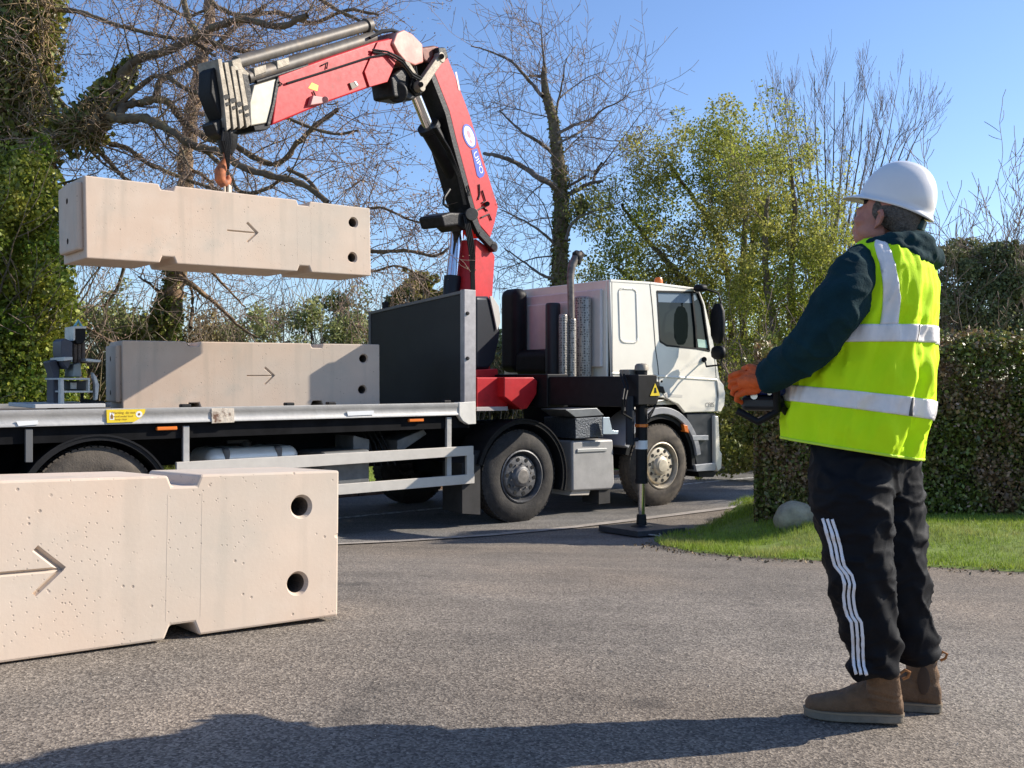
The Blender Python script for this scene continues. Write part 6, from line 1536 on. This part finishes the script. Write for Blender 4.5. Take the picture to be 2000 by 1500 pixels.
# ---- topped ivy tree in the middle
MY = 20.5
t3 = empty('topped_tree', tuple(at(1092, 900, MY)), 0, 'tall bare tree with mossy ivy trunk standing between the crane and the cab', 'tree'); l3 = at(1092, 900, MY)
big, fine = Twigs(), Twigs(); tips = []
mp_ = lambda pts, dy=0: [at(x, y, MY+dy+RR.uniform(-.4, .4)) for x, y in pts]
trk, _f = Twigs(), Twigs()
TP = [at(x, y, MY) for x, y in ((1090, 960), (1090, 800), (1092, 560), (1095, 480), (1096, 400), (1092, 330), (1086, 280), (1080, 230), (1066, 185), (1062, 150), (1063, 130))]
trk.tube(TP, [.22, .18, .165, .155, .15, .14, .125, .11, .09, .065, .05], 12)
LM = [(((1085, 365), (1050, 345), (1015, 322), (975, 305), (945, 300)), .09, .045), (((1080, 300), (1050, 275), (1025, 262), (1000, 240), (975, 215)), .06, .02), (((1060, 188), (1040, 165), (1010, 130), (985, 112), (950, 98), (920, 90)), .06, .014),
      (((1062, 150), (1048, 148), (1034, 147)), .05, .03), (((1064, 130), (1060, 100), (1057, 60), (1052, 40)), .04, .008), (((1085, 225), (1092, 190), (1100, 150), (1105, 120), (1128, 85)), .04, .008), (((1095, 190), (1120, 170), (1150, 150), (1180, 140)), .025, .006),
      (((1088, 262), (1120, 245), (1155, 232), (1180, 212), (1215, 195), (1235, 172)), .05, .01), (((1090, 280), (1125, 262), (1155, 240), (1170, 215)), .04, .012), (((1096, 305), (1120, 278), (1140, 262)), .03, .01), (((1100, 385), (1130, 370), (1155, 357), (1178, 355)), .075, .04),
      (((1160, 357), (1162, 340), (1175, 318)), .05, .03), (((1163, 342), (1190, 305), (1220, 265), (1250, 225), (1275, 195)), .025, .006), (((1105, 470), (1115, 440), (1135, 422), (1170, 410), (1200, 400), (1225, 385)), .05, .01), (((1130, 422), (1120, 390), (1112, 350), (1110, 320)), .025, .008), (((1108, 365), (1125, 355), (1142, 345)), .045, .03),
      (((1082, 475), (1060, 455), (1030, 435), (1000, 420), (975, 408)), .045, .012), (((1082, 470), (1075, 440), (1062, 400), (1040, 375), (1000, 355), (960, 345)), .022, .006), (((1080, 545), (1055, 535), (1020, 510), (985, 485)), .05, .014), (((1080, 425), (1050, 428), (1010, 440), (975, 442)), .022, .006),
      (((1078, 500), (1040, 505), (1000, 520), (970, 530)), .025, .008), (((1080, 230), (1040, 222), (1000, 210), (960, 200)), .018, .005), (((1092, 268), (1150, 268), (1200, 275), (1255, 270)), .02, .005), (((1060, 160), (1020, 145), (985, 140), (940, 145)), .018, .005)]
for pts_, r0, r1 in LM: limb(big, fine, mp_(pts_), r0*.75, r1*.75, 2, 4, 9 if r0 < .06 else 7, 1.0, tips, wig=.2, up=.06, nch=(2, 3), rmin=.005)
trk.build('trunk', bark_oak, t3, loc=l3); big.build('limbs', M('grey_bark', (.17, .14, .115), .9, var=.3), t3, loc=l3); fine.build('twigs', twig_oak, t3, loc=l3)
leaves('ivy', np.concatenate([around(TP[1:6], [.23, .19, .17, .16, .15], 5500, 20, .6), around(TP[5:9], [.14, .125, .11, .08], 1200, 21, .5), around([at(x, y, MY) for x, y in ((1105, 420), (1135, 410), (1140, 390))], [.3, .25, .1], 700, 22, .2)]), .06, leafmat('mossy_ivy', (.13, .15, .03), (.22, .21, .06), 2, .5, .6), t3, l3, 1.1, 23)
# ---- leafy spring trees on the right
def leafy(name, label, px, base_y, Y, crown, nleaf, size, mat, trunks, barkm, seed, lvl=4, Ltr=3.2, twig=None, up=.12, nb=None, rr0=.11):
    L0 = at(px, base_y, Y); e = empty(name, tuple(L0), 0, label, 'tree'); big, fine = Twigs(), Twigs(); tips = []
    for pts_ in trunks:
        limb(big, fine, [at(x, y, Y+RR.uniform(-.5, .5)) for x, y in pts_], rr0, .03, 2, lvl, nb or 11, 1.1, tips, wig=.28, up=up, nch=(3, 4))
    big.build('trunk', barkm, e, loc=L0); fine.build('twigs', twig or twig_oak, e, loc=L0)
    tp = np.array([tuple(t) for t in tips]); r_ = np.random.default_rng(seed)
    cs = [(at(x, y, Y+RR.uniform(-1, 1)), r) for x, y, r in crown]
    c2 = []
    for c, r in cs:
        for _ in range(11):
            c2.append((c+Vector((RR.gauss(0, .75), RR.gauss(0, .8), RR.gauss(0, .75)))*r, r*RR.uniform(.14, .55)))
    A = clumps(c2, int(nleaf*.75), seed); B_ = tp[r_.integers(0, len(tp), int(nleaf*.35))]+r_.normal(0, .10, (int(nleaf*.35), 3))
    leaves('crown', np.concatenate([A, B_]), size, mat, e, L0, 1.6, seed, droop=.4); return e
leafy('spring_tree', 'large spring tree with thin yellow green leaves right behind the cab', 1440, 900, 21.,
      [(1260, 380, .7), (1300, 340, .8), (1340, 310, .7), (1400, 300, .8), (1450, 290, .6), (1330, 400, 1.), (1400, 400, 1.), (1460, 360, .9), (1260, 470, .9), (1340, 490, 1.1), (1430, 490, 1.1), (1215, 430, .45), (1240, 540, .8), (1300, 560, .8), (1400, 580, 1.), (1460, 560, .9), (1190, 540, .5), (1290, 300, .3), (1430, 660, .8), (1470, 740, .7), (1400, 700, .6)],
      60000, .040, spring, (((1440, 930), (1438, 800), (1432, 700), (1425, 560), (1400, 460), (1350, 380), (1310, 320)), ((1450, 920), (1455, 740), (1450, 580), (1455, 440), (1440, 330), (1420, 270)), ((1435, 900), (1430, 720), (1380, 600), (1310, 520), (1250, 450), (1215, 400)), ((1425, 740), (1400, 640), (1330, 580), (1260, 560), (1200, 520)), ((1450, 600), (1470, 500), (1480, 400), (1470, 330))), bark_oak, 31)
leafy('spring_tree', 'spring tree with dense yellow leaves directly left of the man', 1560, 900, 18.6,
      [(1530, 310, .35), (1540, 370, .5), (1560, 430, .6), (1510, 450, .6), (1600, 480, .6), (1540, 520, .8), (1600, 560, .7), (1500, 560, .7), (1560, 620, .8), (1510, 660, .8), (1480, 720, .7), (1640, 500, .5), (1500, 790, .6), (1550, 720, .7), (1620, 640, .6)],
      37000, .039, spring, (((1545, 930), (1548, 740), (1545, 560), (1550, 420), (1545, 310)), ((1530, 900), (1520, 700), (1500, 560), (1495, 440), (1500, 380)), ((1560, 900), (1580, 700), (1600, 560), (1625, 470), (1640, 400))), bark_oak, 32)
# bare tree further back on the right
BY = 27.
L0 = at(1620, 900, BY); e = empty('bare_tree', tuple(L0), 0, 'tall bare tree of upright fine branches behind the leafy spring trees', 'tree'); big, fine = Twigs(), Twigs(); tips = []
for q0 in range(17):
    u = q0/16.; xt = 1490+320*u; yt = 205+35*math.sin(q0*2.3)-45*math.sin(u*3.1)+(60*u*u); xb = 1600+45*u
    pts_ = ((xb, 900), (xb+(xt-xb)*.08, 660), (xb+(xt-xb)*.30, 510), (xb+(xt-xb)*.60, 380), (xb+(xt-xb)*.85, 280), (xt, yt))
    limb(big, fine, [at(x, y, BY+RR.uniform(-.9, .9)) for x, y in pts_], .05, .006, 2, 4, 13, 1.0, tips, wig=.13, up=.14, spread=.42, nch=(2, 4), rmin=.0045)
big.build('trunk', M('grey_bark'  , (0, 0, 0)), e, loc=L0); fine.build('twigs', M('violet_twig', (.20, .165, .16), .9), e, loc=L0)
# shrub / tree behind the right hedge
def bush(name, label, L0, cs, n, size, mat, cat='shrub', seed=40, stems=6, h=1.6, group=None, twigm=None, lv=3, r0=.035, elong=1.5):
    e = empty(name, tuple(L0), 0, label, cat, group); big, fine = Twigs(), Twigs()
    for k in range(stems):
        q = Vector(L0)+Vector((RR.uniform(-1, 1)*max(.3, abs(cs[-1][0].x-cs[0][0].x)*.5 if len(cs) > 1 else .3), RR.uniform(-.3, .3), 0))
        grow(big, fine, q, Vector((RR.uniform(-.3, .3), RR.uniform(-.2, .2), 1)), h*RR.uniform(.7, 1.1), r0, 1, lv, .3, .12, (3, 4), rmin=.005)
    if big.V: big.build('stems', bark_oak, e, loc=L0)
    if fine.V: fine.build('twigs', twigm or twig_oak, e, loc=L0)
    c2 = []
    for c, r in cs:
        c2.append((c, r*.75))
        for _ in range(5): c2.append((c+Vector((RR.gauss(0, .5), RR.gauss(0, .4), RR.gauss(0, .5)))*r, r*RR.uniform(.25, .5)))
    leaves('foliage', clumps(c2, n, seed), size, mat, e, L0, elong, seed+1); return e
SY = 15.
bush('grey_green_bush', 'grey green wispy bush rising behind the clipped hedge at the right edge', at(1930, 880, SY), [(at(x, y, SY+RR.uniform(-.5, .5)), r*.9) for x, y, r in ((1860, 560, .5), (1900, 520, .35), (1850, 620, .5), (1920, 600, .6), (1960, 560, .45), (2000, 600, .6), (1980, 540, .3), (2040, 570, .6), (1890, 650, .5), (1960, 650, .6), (2060, 640, .7), (1850, 500, .2), (1900, 490, .3), (1950, 500, .35), (2010, 510, .4))], 46000, .036, shrub_grey, 'bush', 41, 12, 2.9, lv=4)
# far bare saplings at the right edge
L0 = at(1985, 880, 24.); e = empty('bare_sapling', tuple(L0), 0, 'thin bare sapling above the bush at the far right edge', 'tree'); big, fine = Twigs(), Twigs()
for pts_ in (((1985, 900), (1988, 640), (1985, 540), (1990, 470)), ((1985, 620), (1965, 540), (1950, 490))): limb(big, fine, [at(x, y, 24.) for x, y in pts_], .04, .008, 2, 4, 5, .7, None, wig=.15, up=.15, spread=.5, rmin=.006)
big.build('trunk', MATS['grey_bark'], e, loc=L0); fine.build('twigs', MATS['violet_twig'], e, loc=L0)
# ---- clipped hedge on the right of the drive
he = empty('clipped_hedge', (5.5, 10.4, .1), 0, 'clipped beech and privet hedge behind the lawn on the right', 'hedge')
HXL = at(1484, 744, 9.9).x; n = 175000; r_ = np.random.default_rng(50)
HX1 = 9.5; W_ = 1.25
def hz_top(x): return 1.90-.32*(1-sm(2.9, 4.2, x))+.06*math.sin(x*1.7)+.05*math.sin(x*4.1)
pts = []
x = r_.uniform(HXL, HX1, n); face = r_.random(n)
yy = np.where(face < .58, 9.85+r_.normal(0, .07, n), np.where(face < .82, 9.85+r_.uniform(0, W_, n), 9.85+r_.uniform(0, W_, n)))
zt_ = np.array([hz_top(v) for v in x]); zz = np.where(face < .58, r_.uniform(.02, 1, n)*zt_, np.where(face < .82, zt_+r_.normal(0, .05, n), r_.uniform(.02, 1, n)*zt_))
xx = np.where(face >= .82, HXL+r_.normal(0, .06, n), x); xx = np.maximum(xx, HXL-.05)+np.maximum(yy-9.9, 0)*.30*np.clip(1-(xx-HXL)/2, 0, 1); bul = np.array([.10*noise.noise(Vector((a*1.4, c*1.6, 0)))+.05*noise.noise(Vector((a*4, c*4, 3))) for a, c in zip(x, zz)])
yy = yy-np.where(face < .58, bul*1.2, 0); keep = np.ones(n, bool)
P = np.stack([xx, yy, np.maximum(zz, .12)+.04], 1)
leaves('hedge_foliage', P[:125000], .033, hedge_l, he, (5.5, 10.4, .1), 1.4, 51)
leaves('hedge_young_leaves', P[125000:155000]-np.array([0, .02, 0]), .030, hedge_l2, he, (5.5, 10.4, .1), 1.4, 52)
leaves('hedge_dry_leaves', P[155000:170000], .032, M('dry_leaf', (.34, .22, .14), .6, island=.6), he, (5.5, 10.4, .1), 1.3, 54)
st = Twigs()
for k in range(2200):
    yq = 9.95+RR.random()*W_*.8; q = Vector((RR.uniform(HXL+.2+(yq-9.9)*.3, HX1), yq, RR.uniform(.0, 1.3))); d = Vector((RR.gauss(0, .3), RR.gauss(0, .3)-.1, 1)).normalized(); st.tube([q, q+d*.2+rv(.03), q+d*.42+rv(.05)], [.008, .006, .003], 3)
st.build('hedge_stems', twig_oak, he, loc=(5.5, 10.4, .1))
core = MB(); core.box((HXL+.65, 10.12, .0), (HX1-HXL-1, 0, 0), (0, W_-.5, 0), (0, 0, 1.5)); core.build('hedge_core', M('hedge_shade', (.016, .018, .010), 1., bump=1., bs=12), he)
# ---- roadside growth beyond the road: hedge bank behind the lorry, kept as separate bushes
kinds = [('hawthorn_bush', spring2, 'pale green budding hawthorn'), ('bramble_bush', brownm, 'brown twiggy bramble'), ('holly_bush', ivy_dark, 'dark green holly')]
def TX(px, b): # a where the ray through px meets plane b
    return tk(px, 744, b)[0]
rows = [(170, 575, 0, 7.2), (215, 600, 0, 8.5), (262, 595, 0, 7.0), (300, 640, 2, 6.6), (400, 610, 1, 7.6), (450, 625, 0, 8.2), (500, 605, 0, 7.2), (550, 600, 1, 8.6), (600, 590, 0, 7.3), (645, 572, 2, 8.), (690, 600, 0, 7.), (730, 610, 1, 7.8), (985, 640, 0, 7.5), (960, 660, 2, 8.2)]
descr = {170: 'budding hawthorn above the grab at the left', 215: 'pale green hawthorn between the ivy and the leaning tree', 262: 'pale hawthorn left of the leaning tree trunk', 300: 'dark holly at the foot of the leaning tree', 400: 'brown bramble just right of the leaning tree', 450: 'pale hawthorn above the middle of the resting block', 500: 'pale twiggy hawthorn above the resting block', 550: 'thin brown bush under the middle of the hanging block', 600: 'pale green bush under the right part of the hanging block', 645: 'dark round evergreen bush above the right end of the resting block', 690: 'pale bush just left of the black headboard', 730: 'brown bush behind the edge of the black headboard', 985: 'pale green bush in the gap between crane and cab', 960: 'dark bush behind the crane column'}
for i, (px, ytop, kd, b_) in enumerate(rows):
    a = TX(px, b_); g0 = TW(a, b_, .25); nm, mt, _ = kinds[kd]; Y = g0.y; ztop = CZ+(HY-ytop)/FPX*Y
    hw = 34/FPX*Y; cs = []
    for k in range(7): cs.append((Vector((g0.x+RR.uniform(-1, 1)*hw, Y+RR.uniform(-.6, .6), RR.uniform(.5, ztop-.35))), RR.uniform(.4, .62)))
    for k in range(4): cs.append((Vector((g0.x+RR.uniform(-1, 1)*hw*.8, Y+RR.uniform(-.4, .4), ztop-RR.uniform(.15, .5))), RR.uniform(.2, .35)))
    bush(nm, descr[px], g0, cs, (6500, 4200, 8000)[kd], .045 if kd != 2 else .05, mt, 'bush', 60+i, 6 if kd != 2 else 3, (ztop-.2)*.85, 'bushes beyond the road', twigm=M('hedgerow_twig', (.30, .24, .17), .9), lv=3)
# small golden conifer
LC = at(812, 780, 26.); cs = []
for k in range(16):
    u = k/15; cs.append((at(812+RR.uniform(-36, 36)*(1-u*.75), 690-u*148, 26.+RR.uniform(-.4, .4)), .52*(1-u*.55)))
for x, y, r in ((770, 590, .35), (785, 575, .3), (845, 585, .35), (830, 555, .3)): cs.append((at(x, y, 26.), r))
bush('golden_conifer', 'rounded golden green conifer seen above the black headboard', LC, cs, 14000, .075, conifer, 'tree', 90, 2, 2., elong=2.)
# far hedgerow closing the view low down
far = empty('far_hedgerow', tuple(TW(6, 6.2, .2)), 0, 'long dark ivy hedgerow on the bank beyond the road', 'hedge'); P = []
fr = np.random.default_rng(70)
for k in range(56000):
    a = fr.uniform(-9, 22); h = 1.5+.5*noise.noise(Vector((a*.5, 0, 3)))+(.7*sm(2, 6, a)); b_ = 5.7+fr.uniform(0, 1.6)+.4*noise.noise(Vector((a*.9, 1, 1)))
    z = .2+h*fr.uniform(0, 1)**.8; p_ = TW(a, b_, z); P.append((p_.x, p_.y, p_.z))
leaves('hedgerow_foliage', P, .085, leafmat('hedgerow_leaf', (.10, .11, .03), (.19, .16, .055), .8, .5, .6), far, tuple(TW(6, 6.2, .2)), 1.4, 71)
st = Twigs()
for k in range(1500):
    a = fr.uniform(-9, 22); q = TW(a, 5.6+fr.uniform(0, 1.7), .15); st.tube([q, q+Vector((fr.normal(0, .2), fr.normal(0, .2), .9)), q+Vector((fr.normal(0, .4), fr.normal(0, .4), 1.9))], [.02, .014, .006], 4)
st.build('hedgerow_stems', bark_oak, far, loc=tuple(TW(6, 6.2, .2)))
# dark shrubs on the right between spring trees and the hedge end
for px, ytop, Y, lab in ((1425, 700, 17.5, 'dark ivy shrub just right of the cab mirror'), (1500, 680, 15.5, 'dark leafy shrub behind the left end of the clipped hedge')):
    cs = []; Lq = at(px, 905, Y); ztop = CZ+(HY-ytop)/FPX*Y
    for k in range(10): cs.append((Vector((Lq.x+RR.uniform(-.6, .6), Y+RR.uniform(-.3, .3), RR.uniform(.3, ztop-.3))), RR.uniform(.3, .5)))
    bush('ivy_shrub', lab, Lq, cs, 9000, .055, ivy_dark, 'shrub', 80+int(Y), 5, 1.8)
# grey boulder at the hedge end
bd = MB(); c0 = at(1552, 1022, 9.3); c0.z = G(c0.x, c0.y)+LZ(c0.x, c0.y)+.06; bd.ell(c0, (Vector((.20, .03, 0)), Vector((-.03, .14, 0)), Vector((0, 0, .18))), 40, 24)
bdo = bd.build('boulder', M('boulder_stone', (.34, .29, .20), .9, var=.3, vs=5, col2=(.18, .16, .12), thr=(.5, .7), bump=.6, bs=20), None, label='rounded grey boulder on the grass at the end of the hedge', cat='boulder')
displace(bdo, lambda c, n: .035*nz3(c, 4)+.012*nz3(c, 13)+.004*nz3(c, 40))
# leaf litter and twigs at the drive edge
lf = []
for k in range(420):
    t = RR.random()*(len(verge_edge)-1.01); i = int(t); q = verge_edge[i].lerp(verge_edge[i+1], t-i); x, y = q.x+RR.gauss(0, .12), q.y+RR.gauss(-.05, .12); lf.append((x, y, G(x, y)+.01))
leaves('leaf_litter', lf, .022, M('litter', (.22, .16, .09), .9, island=.5), None, (0, 0, 0), 1.2, 95, label='scattered dead leaves along the edge of the lawn', cat='leaf litter', kind='stuff')
